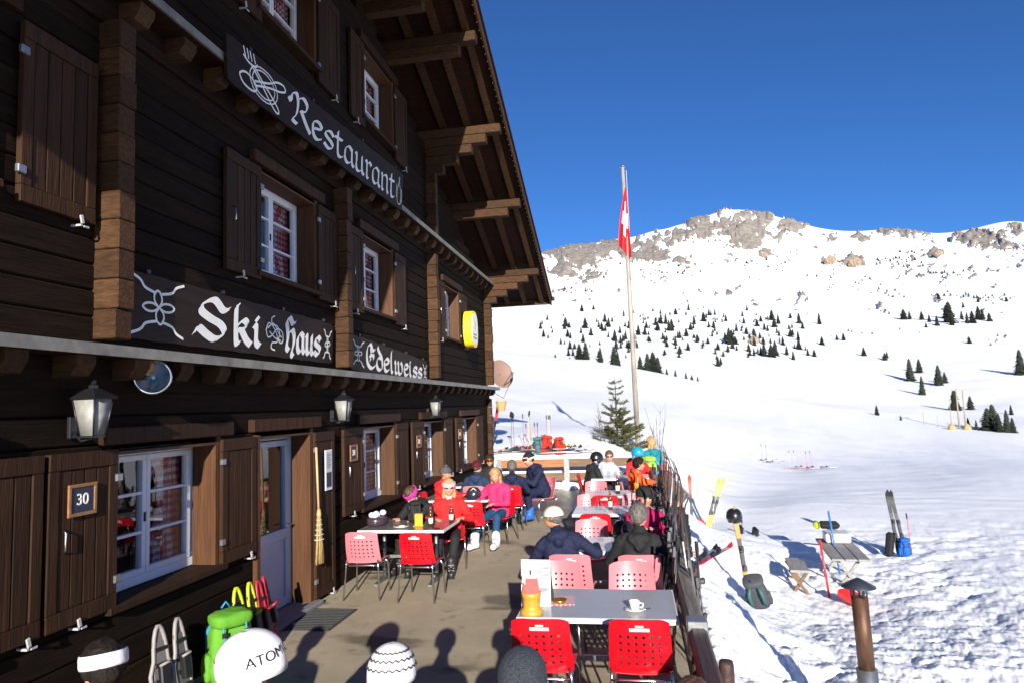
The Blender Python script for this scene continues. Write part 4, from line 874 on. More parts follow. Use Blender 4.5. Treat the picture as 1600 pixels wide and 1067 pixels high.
    for an,f0,fd in BK:
        q=MB(); sd=np.array([-fd[1],fd[0],0]); Rb=Matrix((tuple(sd),tuple(fd),(0,0,1))).transposed()
        q.box(f0+fd*.05+np.array([0,0,-.052]),(.10,.31,.022),BOOTK,Rb,.006)
        for k,(o_,z_) in enumerate(((.075,.05),(.065,.0),(.12,-.0))): q.box((an if k<2 else f0)+fd*o_+np.array([0,0,z_ if k<2 else .05]),(.09,.03,.014),BUCK,Rb,.004)
        q.build('boot_buckles_and_sole',root)
    Rm=Matrix(Rh.tolist())
    def shell(prs,m,name,vx=.011,amp=0,cut=None):
        c,f=remesh(prs,vx,3)
        if amp: c=c+(fbm(c[:,0]*60+c[:,2]*15,c[:,1]*60,3,3)-.5)[:,None]*amp*(c-hc)/np.linalg.norm(c-hc,axis=1,keepdims=True)
        return MB().add(c,f,m,True).build(name,root)
    hm_=HAIRM[hair]; hk=.80 if (hat and hat[0]!='band') else 1.0
    if not bald:
        pr=[(Hd((0,-.035,.045)),Hd((0,.0,.062)),.098,.092),(Hd((0,-.055,-.01)),Hd((0,-.05,.03)),.083,.09)]
        for sx in (-1,1): pr.append((Hd((sx*.06,-.03,.0)),Hd((sx*.055,.03,.06)),.045,.045))
        if longhair:
            for sx in (-1,1): pr+= [(Hd((sx*.065,-.03,.0)),Hd((sx*.085,-.0,-.15)),.045,.03),(Hd((sx*.05,-.06,-.03)),Hd((sx*.06,-.07,-.2)),.055,.03)]
        pr=[(a,b,ra*hk,rb*hk) for a,b,ra,rb in pr]; shell(pr,hm_,'hair',.010,.02 if hk==1 else .006)
    def cap_surface(scale_,zc,z0,m,name,n=22,seams=0,top=1.0):
        q=MB(); prof=[]
        for i in range(11):
            a=i/10*math.pi/2; prof.append((math.cos(a),math.sin(a)))
        prof=[(1.0,z0)]+[(1.0,z0*.5)]+prof; prof[-1]=(.001,prof[-1][1]); V=[];Fc=[]
        for r,z in prof:
            for k in range(n):
                a=2*PI*k/n; V.append(Hd((r*scale_[0]*math.cos(a),-.012+r*scale_[1]*math.sin(a),zc+z*scale_[2]*(top if z>0 else 1)+(0.012*math.sin(a) if z<0 else 0))))
        for i in range(len(prof)-1):
            for k in range(n): Fc.append((i*n+k,i*n+(k+1)%n,(i+1)*n+(k+1)%n,(i+1)*n+k))
        q.add(V,Fc,m,True); o=q.build(name,root); md=o.modifiers.new('s','SOLIDIFY'); md.thickness=.008; md.offset=1; return o
    if hat:
        kind,m=hat[0],hat[1]
        if kind=='beanie': cap_surface((.105,.122,.115),.03,-.10 if len(hat)<3 else hat[2],m,'beanie'); 
        if kind=='helmet':
            cap_surface((.132,.152,.135),.025,-.42,m,'helmet',28); 
            for sx in (-1,1): MB().ball(Hd((sx*.122,-.01,-.04)),(.022,.05,.055),m,12,Rm).build('ear_pad',root)
        if kind=='cap':
            cap_surface((.104,.122,.10),.03,-.05,m,'cap'); q=MB(); V=[];n=12
            for i in range(n+1):
                a=PI*i/n; V.append(Hd((.09*math.cos(a),.095+.0*math.sin(a),.035))); V.append(Hd((.085*math.cos(a),.10+.085*math.sin(a),.02)))
            q.add(V,[(2*i,2*i+1,2*i+3,2*i+2) for i in range(n)],m,True); o=q.build('brim',root); md=o.modifiers.new('s','SOLIDIFY'); md.thickness=.005
        if kind=='band':
            q=MB(); q.lathe([(1.0,-.032),(1.03,-.02),(1.03,.02),(1.0,.036),(.96,.036),(.96,-.032)],m,Hd((0,-.014,.042)),24,Rm,True,.108,.126) 
            q.build('headband',root)
    if glasses:
        if glasses=='sun':
            q=MB()
            for sx in (-1,1): q.ball(Hd((sx*.034,.098,.014)),(.029,.012,.021),LENS,12,Rm); q.tube([Hd((sx*.06,.09,.02)),Hd((sx*.098,.02,.02)),Hd((sx*.096,-.02,.012))],.004,LENS,5)
            q.tube([Hd((-.01,.108,.018)),Hd((.01,.108,.018))],.004,LENS,5); q.build('sunglasses',root)
        else:
            fm,lm,up=glasses; q=MB(); V=[];n=14; 
            for i in range(n+1):
                a=-1.05+2.1*i/n; 
                for z in (-.045,.045): V.append(Hd((.118*math.sin(a),-.012+.142*math.cos(a)+.0,z*(1-.25*abs(a)/1.05)+.03+up)))
            q.add(V,[(2*i,2*i+1,2*i+3,2*i+2) for i in range(n)],lm,True); o=q.build('goggle_lens',root); md=o.modifiers.new('s','SOLIDIFY'); md.thickness=.01
            q=MB(); Rr=[V[2*i] for i in range(n+1)]+[V[2*i+1] for i in range(n,-1,-1)]; q.tube(Rr+[Rr[0]],.0095,fm,6,False); q.build('goggle_frame',root)
            q=MB(); q.lathe([(1,-.016),(1.0,.016)],fm,Hd((0,-.012,.03+up)),26,Rm,True,.137,.156 if hat and hat[0]=='helmet' else .14) if (hat and hat[0]=='helmet') else q.lathe([(1,-.016),(1.0,.016)],fm,Hd((0,-.012,.03+up)),26,Rm,True,.115,.132); o=q.build('goggle_strap',root)
    return root,hc,Rh
BLK=cloth('black',(.016,.016,.018)); NAVY=cloth('navy',(.012,.016,.045)); NAVY2=cloth('navy_blue',(.018,.032,.075)); REDJ=cloth('red',(.60,.018,.02)); PNK=cloth('pink',(.72,.03,.13)); MAG=cloth('magenta',(.33,.006,.07)); ORG=cloth('orange',(.78,.10,.012)); TEAL=cloth('teal',(.01,.18,.24)); LGREY=cloth('lightgrey',(.38,.41,.46)); BLUEP=cloth('bluepants',(.012,.055,.13)); GREYC=cloth('grey',(.07,.07,.075)); BURG=cloth('burgundy',(.075,.008,.016)); CREAM=cloth('cream',(.62,.56,.46)); WHT=cloth('whiteknit',(.70,.70,.72)); PKB=cloth('pinkband',(.80,.35,.45)); MGB=cloth('magentaband',(.60,.03,.32)); TEALH=mat('helmet_teal',(.01,.28,.50),.3,coat=.4); BLKH=mat('helmet_black',(.012,.012,.014),.28,coat=.4); WHTH=mat('helmet_white',(.80,.80,.80),.22,coat=.5); OLIVE=cloth('olive',(.05,.055,.04))
WF=mat('goggle_white',(.75,.72,.66),.4); OF=mat('goggle_black',(.02,.02,.02),.4); OL=mat('goggle_orange',(.45,.10,.01),.08,metal=.7); RL=mat('goggle_red',(.35,.03,.02),.08,metal=.6); RF=mat('goggle_redframe',(.55,.02,.02),.35)
# right-hand row
person('person in navy jacket and cream cap leaning on the table',(-.78,7.36,0),.12,NAVY,BLK,head=(.75,.2),lean=.34,side_lean=-.18,hands=((-.22,.36,.80),(.36,.36,.84)),hat=('cap',CREAM),hair='grey',skin=SKIN2,vox=.014,boots=BOOTK)
person('grey haired person in black jacket seen from behind',(-.01,7.34,0),-.03,BLK,BLK,head=(-.25,.03),lean=-.02,hands=((-.24,.30,.70),(.52,.10,.82)),hair='grey',vox=.014,hood=True)
person('person in magenta jacket, black beanie and sunglasses holding a phone',(.06,8.93,0),PI+.12,MAG,BLK,head=(.3,.12),lean=.12,hands=((-.07,.36,.86),(.10,.36,.86)),hat=('beanie',BLK),glasses='sun',hair='dark')
person('dark haired person in orange jacket reaching over the rail',(-.02,13.35,0),-PI/2+.35,ORG,BLK,head=(-.15,.05),lean=.1,hands=((.1,.62,.80),(.26,.30,.74)),hair='dark',glasses='sun',collar=GREYC,skin=SKIN2)
person('person in black jacket and black helmet leaning over to the light grey jacket',(-1.02,15.2,0),-PI/2+.55,BLK,BLK,head=(.1,.25),lean=.3,hat=('helmet',BLKH),hair='dark',collar=cloth('bluecollar',(.02,.18,.50)))
person('person in light grey jacket leaning over to the black helmet',(-.72,16.0,0),PI-.2,LGREY,BLK,head=(.3,.2),lean=.15,side_lean=-.25,hair='brown',glasses='sun')
person('person in red jacket and bright blue helmet',(.02,16.12,0),PI+.4,REDJ,BLK,head=(.2,.2),hat=('helmet',TEALH),hair='brown')
person('blond person in teal jacket seen from behind',(.38,17.2,.12),.5,TEAL,BLK,head=(.4,0),hair='blond',longhair=True,scale=1.0)
# along the chalet
person('person bowing over the table in magenta headband and black jacket',(-3.22,10.14,0),PI-.3,BLK,BLK,head=(-.2,.75),lean=.35,hat=('band',MGB),hair='brown',hands=((-.2,.4,.80),(.2,.4,.80)))
person('person in red jacket, pink headband and sunglasses facing the sun',(-2.82,10.18,0),PI+.28,REDJ,BLK,head=(.05,.1),lean=.05,hat=('band',PKB),glasses='sun',hair='blond',longhair=True,collar=CREAM,hands=((-.2,.34,.80),(.22,.36,.80)),feet=((-.0,.62,.06),(.22,.66,.06)),boots=BOOTK)
person('person in red jacket and grey beanie beside the wall',(-3.54,12.3,0),-PI/2-.15,REDJ,BLK,head=(.0,.1),lean=.12,hat=('beanie',GREYC),hair='grey',skin=SKIN2,hands=((-.12,.46,.82),(.12,.46,.84)))
person('long haired woman in bright pink jacket and blue trousers looking down',(-2.44,12.06,0),PI-.25,PNK,BLUEP,head=(.1,.4),lean=.1,hair='blond',longhair=True,hands=((-.1,.36,.74),(.26,.30,.78)),feet=((-.20,.60,.06),(.16,.72,.06)),boots=BOOTW)
person('person in navy jacket and burgundy beanie seen from behind',(-3.15,13.4,0),.05,NAVY2,BLK,head=(-.3,.1),lean=.2,hat=('beanie',BURG),hair='brown')
person('person with orange goggles and black hat facing the burgundy beanie',(-3.24,15.2,0),PI+.1,BLK,BLK,head=(0,.1),hat=('beanie',BLK),glasses=(OF,OL,0.0),hair='dark')
person('grey haired person in navy jacket on the red chair',(-2.42,13.38,0),.1,NAVY,BLUEP,head=(.1,.15),lean=.15,hair='grey')
person('person in navy suit and white framed goggles leaning towards the table',(-1.96,14.3,.06),PI*.74,NAVY,NAVY,head=(-.2,.25),lean=.45,hat=('beanie',BLK),glasses=(WF,RL,.0),hands=((.02,.46,.80),(.22,.22,.28)),feet=((-.1,.42,.06),(.16,.30,.06)),boots=BOOTB,scale=1.02)
# in front, heads in the foreground
person('dark haired person with white headband sitting near the wall',(-2.55,3.0,0),.3,NAVY2,BLK,head=(.6,.2),hair='dark',hat=('band',WHT),vox=.013)
hr,hc,Rh=person('person in white ski helmet with red framed goggles',(-1.77,3.0,0),PI/2+.5,REDJ,BLK,head=(.0,.15),hat=('helmet',WHTH),glasses=(RF,RL,.0),hair='dark',vox=.013,scale=.98)
person('person in white patterned knit hat',(-1.12,3.0,0),-.1,GREYC,BLK,head=(.1,.1),hat=('beanie',WHT,-.3),hair='brown',vox=.013)
person('person in dark speckled knit hat',(-.53,3.0,0),0,BLK,BLK,head=(0,.1),hat=('beanie',mat('speckled_knit',(.028,.034,.045),.9,var=.9,vscale=120,bump=.6,bscale=120),-.3),hair='dark',vox=.013)
person('brown haired person beside the ski rail',(.17,2.72,0),.1,OLIVE,BLK,head=(.2,.1),hair='brown',vox=.013)
# lettering on the white helmet
me=text_mesh('ATOMIC',.062,mat('helmet_print',(.02,.02,.025),.5),depth=.0004)
Rhm=Matrix(Rh.tolist()); R0=.154
cov=np.empty(len(me.vertices)*3); me.vertices.foreach_get('co',cov); cov=cov.reshape(-1,3); new=[]
for x,y,z in cov:
    a=x/.145; zz=.055+y; rr=math.sqrt(max(.02,1-(max(0,zz-.025)/.137)**2)); p=Vector((-.1475*rr*math.cos(a+.75),-.012-.1675*rr*math.sin(a+.75),zz)); new.append(Rhm@p+Vector(hc))
me.vertices.foreach_set('co',np.array([list(p) for p in new]).ravel()); o=bpy.data.objects.new('helmet_lettering',me); COL.objects.link(o); o.parent=hr
# knit pattern on the white hat is in its own rows of dark stitches
for o in COL.objects:
    if o.name.startswith('beanie') and o.parent and 'white patterned' in o.parent.get('label',''):
        V=o.data.vertices; n=22; q=MB(); DK=cloth('stitch',(.06,.05,.06))
        for row,h in ((3,.5),(5,.5),(7,.35)):
            for k in range(n):
                a,b=V[row*n+k].co,V[row*n+(k+1)%n].co; c=V[(row+1)*n+k].co; d=V[(row+1)*n+(k+1)%n].co
                cen=Vector(hc)*0; ctr=(V[2*n].co+V[2*n+n//2].co)/2
                P=[a.lerp(c,.1),a.lerp(c,.1+h).lerp(b.lerp(d,.1+h),.5),b.lerp(d,.1)]
                P=[p+(p-ctr).normalized()*.0105 for p in P]; q.tube(P,.0035,DK,4)
        q.build('knit_pattern',o.parent); break
# ---------------------------------------------------------------- things on the tables
GLS=mat('bottle_glass',(.02,.012,.006),.08,spec=.8); CLR=glassmat(); CLR.name='clear_glass'; CLR.node_tree.nodes['Transparent BSDF'].inputs[0].default_value=(.97,.98,.98,1); CERAM=mat('ceramic',(.80,.78,.74),.2,coat=.3); OCHRE=mat('ochre_wood',(.62,.29,.035),.45,var=.15,vscale=14,stretch=(1,1,5)); PAPERW=mat('paper_white',(.78,.77,.75),.7); NAPK=mat('napkin_red',(.72,.10,.09),.7,var=.15,vscale=30); AMBER=mat('bottle_amber',(.10,.03,.008),.1,spec=.8); TT=.753
def bottle(x,y,label,m=GLS,h=.30,r=.037,band=CERAM):
    t=empty('bottle',(x,y,TT),0,label,'bottle','bottles on the tables'); k=h/.30
    MB().lathe([(.001,.002),(r,.0),(r,.17*k),(r*.9,.195*k),(.014,.225*k),(.013,.285*k),(.015,.29*k),(.015,h),(.001,h)],m,n=16).build('body',t); MB().lathe([(r+.0008,.05*k),(r+.0008,.135*k)],band,n=16).build('label',t); MB().lathe([(.0165,.25*k),(.0165,h+.002),(.001,h+.003)],mat('capsule_'+band.name,(.3,.04,.03),.4),n=12).build('cap',t)
def glass(x,y,label,h=.12,r=.033):
    t=empty('drinking_glass',(x,y,TT),0,label,'glass','glasses on the tables'); MB().lathe([(.001,.004),(r*.8,.004),(r,h)],CLR,n=16,cap=False).build('glass',t)
def pot(x,y,label,s=1,nap=True):
    t=empty('napkin_pot',(x,y,TT),0,label,'pot','yellow pots on the tables'); t.scale=(s,)*3
    MB().lathe([(.001,0),(.088,0),(.09,.012),(.084,.03),(.066,.045),(.066,.06),(.069,.125),(.076,.135),(.074,.145),(.078,.165),(.07,.165),(.062,.06),(.001,.06)],OCHRE,n=24).build('pot',t)
    if nap:
        for k,(dx,dy,a) in enumerate(((-.02,.01,.15),(.02,.0,-.1),(0,-.02,.05))):
            q=MB(); q.box((dx,dy,.19),(.085,.006,.16),NAPK,Ry(a)); q.build('napkin',t); q=MB(); q.box((dx*1.2,dy+.004,.255),(.09,.005,.07),PAPERW,Ry(a)); q.build('napkin_edge',t)
        MB().tube([(0,.02,.12),(.01,.025,.33)],.008,CREAM,6).build('utensil',t)
def menu(x,y,rz,label,h=.36):
    t=empty('menu_holder',(x,y,TT),rz,label,'menu','menu cards')
    MB().box((0,0,h/2),(.24,.006,h),PAPERW,Rx(-.12)).build('card',t); q=MB(); q.box((0,-.004,h/2),(.212,.003,h-.05),mat('menu_print',(.36,.37,.42),.35,var=.5,vscale=9,stretch=(.6,1,6)),Rx(-.12)); q.build('print',t)
    MB().box((0,.09,h/2-.03),(.24,.006,h*.95),mat('menu_back',(.05,.04,.035),.5),Rx(.35)).build('back_card',t)
pot(-.86,5.42,'yellow wooden pot holding red and white napkins on the pale grey table'); menu(-.85,5.62,-.05,'white framed menu card behind the napkin pot')
t=empty('coffee_cup',(-.07,5.53,TT),0,'white coffee cup on a saucer with spoon','cup')
MB().lathe([(.001,.004),(.045,.004),(.078,.014),(.078,.017),(.04,.008),(.001,.008)],CERAM,n=24).build('saucer',t); MB().lathe([(.02,.008),(.032,.012),(.04,.06),(.043,.075),(.040,.075),(.034,.02),(.001,.018)],CERAM,n=24).build('cup',t); MB().tube([(.04,0,.06),(.066,0,.055),(.062,0,.03),(.036,0,.026)],.005,CERAM,6).build('handle',t); MB().tube([(.05,-.05,.02),(.12,-.02,.026)],.004,STEEL,6).build('spoon',t)
CHK=mat('check_cloth',(.6,.1,.12),.8); n=CHK.node_tree.nodes; ck=n.new('ShaderNodeTexChecker'); ck.inputs['Scale'].default_value=55; ck.inputs[1].default_value=(.75,.7,.7,1); ck.inputs[2].default_value=(.55,.03,.06,1); tcn=n.new('ShaderNodeTexCoord'); CHK.node_tree.links.new(tcn.outputs['Object'],ck.inputs[0]); CHK.node_tree.links.new(ck.outputs[0],n['Principled BSDF'].inputs['Base Color'])
t=empty('ashtray_mat',(-.66,5.78,TT),.1,'red checked place mat with a small brass ashtray','table mat'); MB().box2((-.1,-.13,0),(.1,.13,.003),CHK).build('mat',t); MB().lathe([(.001,.003),(.05,.003),(.06,.025),(.052,.025),(.04,.01),(.001,.01)],mat('brass',(.45,.25,.05),.3,metal=.8),(-.02,-.05,0),18).build('ashtray',t)
bottle(-.16,7.95,'dark wine bottle with white label between navy and black jackets',GLS,.33,.04); glass(-.45,8.2,'clear glass on the table before the navy jacket'); glass(-.1,8.15,'clear glass beside the dark wine bottle')
t=empty('ski_helmet',(-.2,8.5,TT),0,'black ski helmet lying behind the dark wine bottle','helmet'); MB().lathe([(.125,0),(.138,.06),(.125,.13),(.08,.185),(.001,.205)],BLKH,n=24,sy=1.15).build('shell',t); MB().tube([(-.13,.0,.04),(-.06,-.15,.05),(.06,-.15,.05),(.13,0,.04)],.02,OF,8).build('goggle_band',t)
bottle(-.42,10.6,'amber beer bottle on the carafe table',AMBER,.28,.032); 
t=empty('carafe',(-.60,10.62,TT),0,'glass carafe on the white table','carafe'); MB().lathe([(.001,.004),(.05,0),(.055,.04),(.045,.10),(.025,.15),(.035,.20)],CLR,n=20,cap=False).build('glass',t)
for x,y in ((-.78,10.5),(-.72,10.75),(-.5,10.45),(-.32,10.5),(-.2,10.62),(-.12,10.45),(-.05,10.7)): glass(x,y,'clear drinking glass on the carafe table')
pot(.0,12.7,'yellow pot holding cutlery on the white table by the orange jacket',.9,False); MB().tube([(0,12.7,TT+.03),(.02,12.72,TT+.36)],.008,CREAM,6).build('serving_fork',label='pale utensil sticking up from the yellow pot',cat='utensil'); pot(.14,11.0,'yellow pot at the rail end of the carafe table',1.1,False)
bottle(-.35,12.45,'wine bottle with white label in front of the orange jacket',GLS,.32,.038)
for x,y in ((-.75,15.2),(-.6,15.1),(-.45,15.3),(-.3,15.15),(-.2,15.35),(-.05,15.2)): glass(x,y,'clear drinking glass on the table near the rear fence')
bottle(-.12,15.1,'small bottle with red label near the rear fence',GLS,.24,.03,NAPK)
bottle(-2.83,9.25,'beer bottle with pale label in front of the red jacket',AMBER,.27,.032); bottle(-2.62,9.55,'beer bottle beside the pink drink straw',AMBER,.27,.032); glass(-3.42,9.25,'dark filled glass beside the purple helmet')
t=empty('ski_helmet',(-3.66,9.38,TT),0,'purple grey ski helmet with white gloves stuffed in it','helmet'); MB().lathe([(.12,0),(.145,.05),(.14,.10),(.125,.12)],mat('helmet_plum',(.05,.03,.045),.3,coat=.4),n=24,sy=1.15).build('shell',t); q=MB()
for k in range(7): q.ball((random.uniform(-.07,.07),random.uniform(-.07,.07),.13+random.uniform(0,.07)),(.05,.035,.04),WHT,10,Rz(k))
q.build('gloves',t)
def superbox(c,d,m,mb,e=.45,wr=.02,seed=0,taper=0):
    n1,n2=18,28; V=[];Fc=[]; P=lambda v,e_: math.copysign(abs(v)**e_,v)
    for i in range(n1+1):
        t=-PI/2+PI*i/n1
        for j in range(n2):
            a=2*PI*j/n2; V.append((P(math.cos(t),e)*P(math.cos(a),e)*d[0]/2,P(math.cos(t),e)*P(math.sin(a),e)*d[1]/2,P(math.sin(t),e)*d[2]/2))
    V=np.array(V); V[:,:2]*=(1-taper*(V[:,2:3]/d[2]+.5)); V=V+((fbm(V[:,0]*16+V[:,2]*11+seed,V[:,1]*16+V[:,2]*9,seed,4)-.5)*wr*2)[:,None]*V/(np.linalg.norm(V,axis=1,keepdims=True)+1e-6)+np.array(c)
    for i in range(n1):
        for j in range(n2): Fc.append((i*n2+j,i*n2+(j+1)%n2,(i+1)*n2+(j+1)%n2,(i+1)*n2+j))
    return mb.add(V,Fc,m,True)
def rucksack(name,loc,rz,m,m2,label,s=1,straps=True):
    t=empty(name,loc,rz,label,'rucksack'); t.scale=(s,)*3; sd=int(abs(loc[0]*100))%50
    superbox((0,0,.21),(.30,.19,.42),m,MB(),.5,.022,sd,.12).build('bag',t); superbox((0,-.02,.445),(.28,.24,.11),m,MB(),.6,.018,sd+3).build('lid',t)
    superbox((0,-.105,.17),(.21,.09,.24),m,MB(),.5,.014,sd+5).build('front_pocket',t)
    for sx in (-1,1): superbox((sx*.15,0,.13),(.06,.12,.2),m2 if sx>0 else m,MB(),.6,.01,sd+7).build('side_pocket',t)
    q=MB()
    for sx in (-1,1): q.tube([(sx*.075,-.125,.45),(sx*.08,-.125,.38),(sx*.075,-.155,.26),(sx*.07,-.15,.08)],.007,m2,6); q.box((sx*.078,-.135,.36),(.03,.014,.035),OF,None,.004)
    q.tube([(-.09,-.152,.27),(0,-.156,.275),(.09,-.152,.27)],.005,OF,5); q.tube([(-.03,.07,.5),(0,.07,.54),(.03,.07,.5)],.008,m2,6); q.build('compression_strap',t)
    if straps:
        q=MB()
        for sx in (-1,1): q.tube([(sx*.06,.09,.42),(sx*.09,.15,.33),(sx*.09,.14,.18),(sx*.1,.09,.08)],[.022,.03,.026,.012],m2,8)
        q.build('shoulder_strap',t)
    return t
rucksack('rucksack',(-3.17,9.62,TT),.5,BLK,GREYC,'black rucksack lying on the table before the magenta headband',.62)
t=empty('order_pad',(-3.02,9.30,TT),0,'bright orange menu stand on the dark table','menu'); MB().box((0,0,.085),(.115,.03,.17),mat('orange_card',(.80,.38,.02),.5),None,.01).build('card',t); MB().box((0,0,.006),(.14,.08,.012),mat('orange_card',0),None,.004).build('base',t)
t=empty('plate',(-3.24,9.2,TT),0,'white plate with scraps on the dark table','plate'); MB().lathe([(.001,.005),(.07,.004),(.11,.018),(.11,.022),(.07,.01),(.001,.01)],CERAM,n=24).build('plate',t); MB().ball((.01,0,.02),(.05,.04,.015),CREAM,10).build('food',t)
t=empty('smart_phone',(-2.72,9.12,TT),.5,'black phone on the edge of the dark table','phone'); MB().box((0,0,.008),(.075,.15,.012),LENS,None,.004).build('body',t)
t=empty('ski_helmet',(-2.88,12.05,TT),.2,'navy ski helmet on the dark table before the pink jacket','helmet'); MB().lathe([(.125,0),(.14,.06),(.128,.13),(.08,.19),(.001,.21)],mat('helmet_navy',(.02,.025,.05),.3,coat=.4),n=24,sy=1.15).build('shell',t); MB().tube([(-.14,-.0,.06),(-.08,-.15,.07),(.08,-.15,.07),(.14,0,.06)],.018,OF,8).build('goggle_band',t); MB().tube([(-.05,-.13,.15),(0,-.16,.2),(.05,-.13,.15)],.012,CREAM,6).build('clip',t)
GREEN=cloth('green',(.10,.30,.025)); rucksack('rucksack',(-3.70,5.83,0),.9,GREEN,mat('blue_strap',(.03,.22,.42),.5),'bright green rucksack standing against the chalet wall',1.25)
t=rucksack('rucksack',(.62,16.6,-.05),-.9,cloth('lime',(.25,.48,.06)),mat('blue_strap',0),'green and turquoise rucksack behind the rail',1.3); t.location=(.30,16.85,.42)
MB().lathe([(.0,0),(.2,0),(.2,.42),(.0,.42)],WOODE,(.30,16.85,0),8).build('stump',label='wooden stump under the green rucksack by the rail',cat='stump')
# ---------------------------------------------------------------- rails and fences
RAILW=mat('weathered_rail',(.17,.145,.125),.75,var=.4,vscale=4,stretch=(6,.5,6),bump=.5,bscale=8)
DKW=mat('maroon_rail',(.045,.02,.018),.6,var=.4,vscale=4,stretch=(6,.5,6),bump=.4,bscale=8)
fence=empty('terrace_railing',(.36,11,0),0,'weathered timber railing along the snow side of the terrace','railing'); fi=Matrix.Translation((-.36,-11,0))
def fb(mb,name): o=mb.build(name,fence); o.matrix_parent_inverse=fi
q=MB(); q.box2((.30,5.1,.70),(.42,11.9,.82),RAILW,.02); fb(q,'handrail'); q=MB(); q.box2((.30,2.2,.66),(.42,5.08,.79),DKW,.02); fb(q,'handrail'); q=MB(); q.box2((.30,11.92,.70),(.42,19.6,.82),RAILW,.02); fb(q,'handrail')
q=MB(); q.box2((.29,5.02,.60),(.43,5.16,.835),GALV,.006); fb(q,'rail_bracket')
for y in (2.3,5.09,7.6,10.1,12.6,15.1,17.6,19.5):
    q=MB(); q.box2((.31,y-.055,-.3),(.41,y+.055,.70),RAILW if y>5.2 else DKW,.012); fb(q,'post')
for z in (.16,.42):
    for a,b in ((2.4,5.0),(5.2,11.9),(11.95,19.5)): q=MB(); q.box2((.335,a,z),(.385,b,z+.11),RAILW,.012); fb(q,'rail_board')
for x,y,h in ((.52,4.9,.62),(.60,4.62,.55),(.58,8.2,.5)):
    MB().lathe([(.001,-.4),(.05,-.4),(.05,h-.03),(.045,h),(.001,h)],DKW,(x,y,0),12).build('fence_stake',label='short dark round stake outside the railing',cat='stake',group='stakes outside the railing')
OB=mat('orange_board',(.30,.115,.035),.6,var=.4,vscale=4,stretch=(.5,6,6),bump=.4,bscale=8); BB=mat('brown_board',(.14,.085,.05),.7,var=.4,vscale=4,stretch=(.5,6,6),bump=.4,bscale=8)
rf=empty('rear_fence',(-1.8,19.6,0),0,'board fence with galvanised posts closing the far end of the terrace','fence'); ri=Matrix.Translation((1.8,-19.6,0))
def rb(mb,name): o=mb.build(name,rf); o.matrix_parent_inverse=ri
for z0,z1,m in ((.60,.82,OB),(.22,.44,BB),(-.1,.10,BB)):
    for a,b in ((-3.95,-2.02),(-1.88,.28)): q=MB(); q.box2((a,19.55,z0),(b,19.60,z1),(OB if (m is OB and a<-3) else BB),.008); rb(q,'fence_board')
for x in (-1.95,-3.9,.34):
    q=MB(); q.box2((x-.075,19.53,-.3),(x-.066,19.64,.84),GALV); q.box2((x+.066,19.53,-.3),(x+.075,19.64,.84),GALV); q.box2((x-.066,19.605,-.3),(x+.066,19.615,.84),GALV); q.box2((x-.065,19.515,-.3),(x+.065,19.525,.84),GALV); rb(q,'post')
q=MB(); c_=[]
for k in range(46):
    x=random.uniform(-3.8,.2); pr=0; q.ball((x,19.42+random.uniform(-.12,.08),random.uniform(-.02,.10)),(random.uniform(.1,.26),random.uniform(.1,.2),random.uniform(.09,.2)),SNOW,12,Rz(random.uniform(0,3)))
q.build('shovelled_snow',label='low heap of shovelled snow along the rear fence',kind='stuff')
# ---------------------------------------------------------------- skis and poles
def ski_mesh(L,m1,m2,w=.10):
    q=MB(); n=22; V=[]
    for i in range(n+1):
        s=i/n; y=s*L; wd=w*(.5+.0)*(1-.28*math.sin(PI*min(1,max(0,(s-.1)/.8)))); 
        if s>.94: wd*=math.sqrt(max(.02,1-((s-.94)/.06)**2))
        z=.0+(.07*((s-.88)/.12)**2 if s>.88 else 0)+(.015*((.06-s)/.06)**2 if s<.06 else 0); th=.007+.011*math.sin(PI*s)
        V+=[(-wd,y,z),(wd,y,z),(wd*.92,y,z+th),(-wd*.92,y,z+th)]
    for i in range(n):
        b=4*i; k=m1 if (i<8 or i>14) else m2
        q.add(V[b:b+8],[(0,1,5,4),(1,2,6,5),(2,3,7,6),(3,0,4,7)],k)
    q.add(V[:4],[(0,1,2,3)],m1); q.add(V[-4:],[(0,1,2,3)],m1); return q.mesh('ski')
def bind_mesh():
    q=MB(); q.box((0,.66,.035),(.07,.09,.05),IRON,None,.01); q.box((0,.70,.06),(.05,.05,.03),IRON,None,.008); q.box((0,.98,.035),(.075,.11,.05),IRON,None,.01); q.box((0,.99,.075),(.05,.05,.05),IRON,None,.01); q.box((0,.83,.022),(.06,.4,.014),IRON); return q.mesh('binding')
BIND=bind_mesh()
def M_(n,c): return mat('ski_'+n,c,.3,coat=.3)
SK={'black':ski_mesh(1.72,M_('black',(.015,.015,.017)),M_('charcoal',(.05,.05,.055))),'orange':ski_mesh(1.70,M_('orangered',(.70,.06,.02)),M_('black',0)),'yellow':ski_mesh(1.68,M_('yellowgreen',(.40,.42,.05)),M_('charcoal',0)),'red':ski_mesh(1.65,M_('red',(.55,.02,.03)),M_('black',0)),'white':ski_mesh(1.68,M_('white',(.6,.6,.62)),M_('charcoal',0)),'brown':ski_mesh(1.70,M_('brown',(.07,.045,.03)),M_('black',0)),'gold':ski_mesh(1.70,M_('gold',(.42,.22,.04)),M_('brown',0))}
def put_dir(o,base,d,up):
    y=Vector(d).normalized(); z=Vector(up); z=(z-y*z.dot(y)).normalized(); x=y.cross(z); o.matrix_world=Matrix([[x.x,y.x,z.x,base[0]],[x.y,y.y,z.y,base[1]],[x.z,y.z,z.z,base[2]],[0,0,0,1]])
def ski(col,base,d,up,label,group='skis',s=1):
    o=bpy.data.objects.new('ski',SK[col]); COL.objects.link(o); put_dir(o,base,d,up); tag(o,label,'ski',group)
    b=bpy.data.objects.new('binding',BIND); COL.objects.link(b); b.parent=o; b.location=(0,0,.014); return o
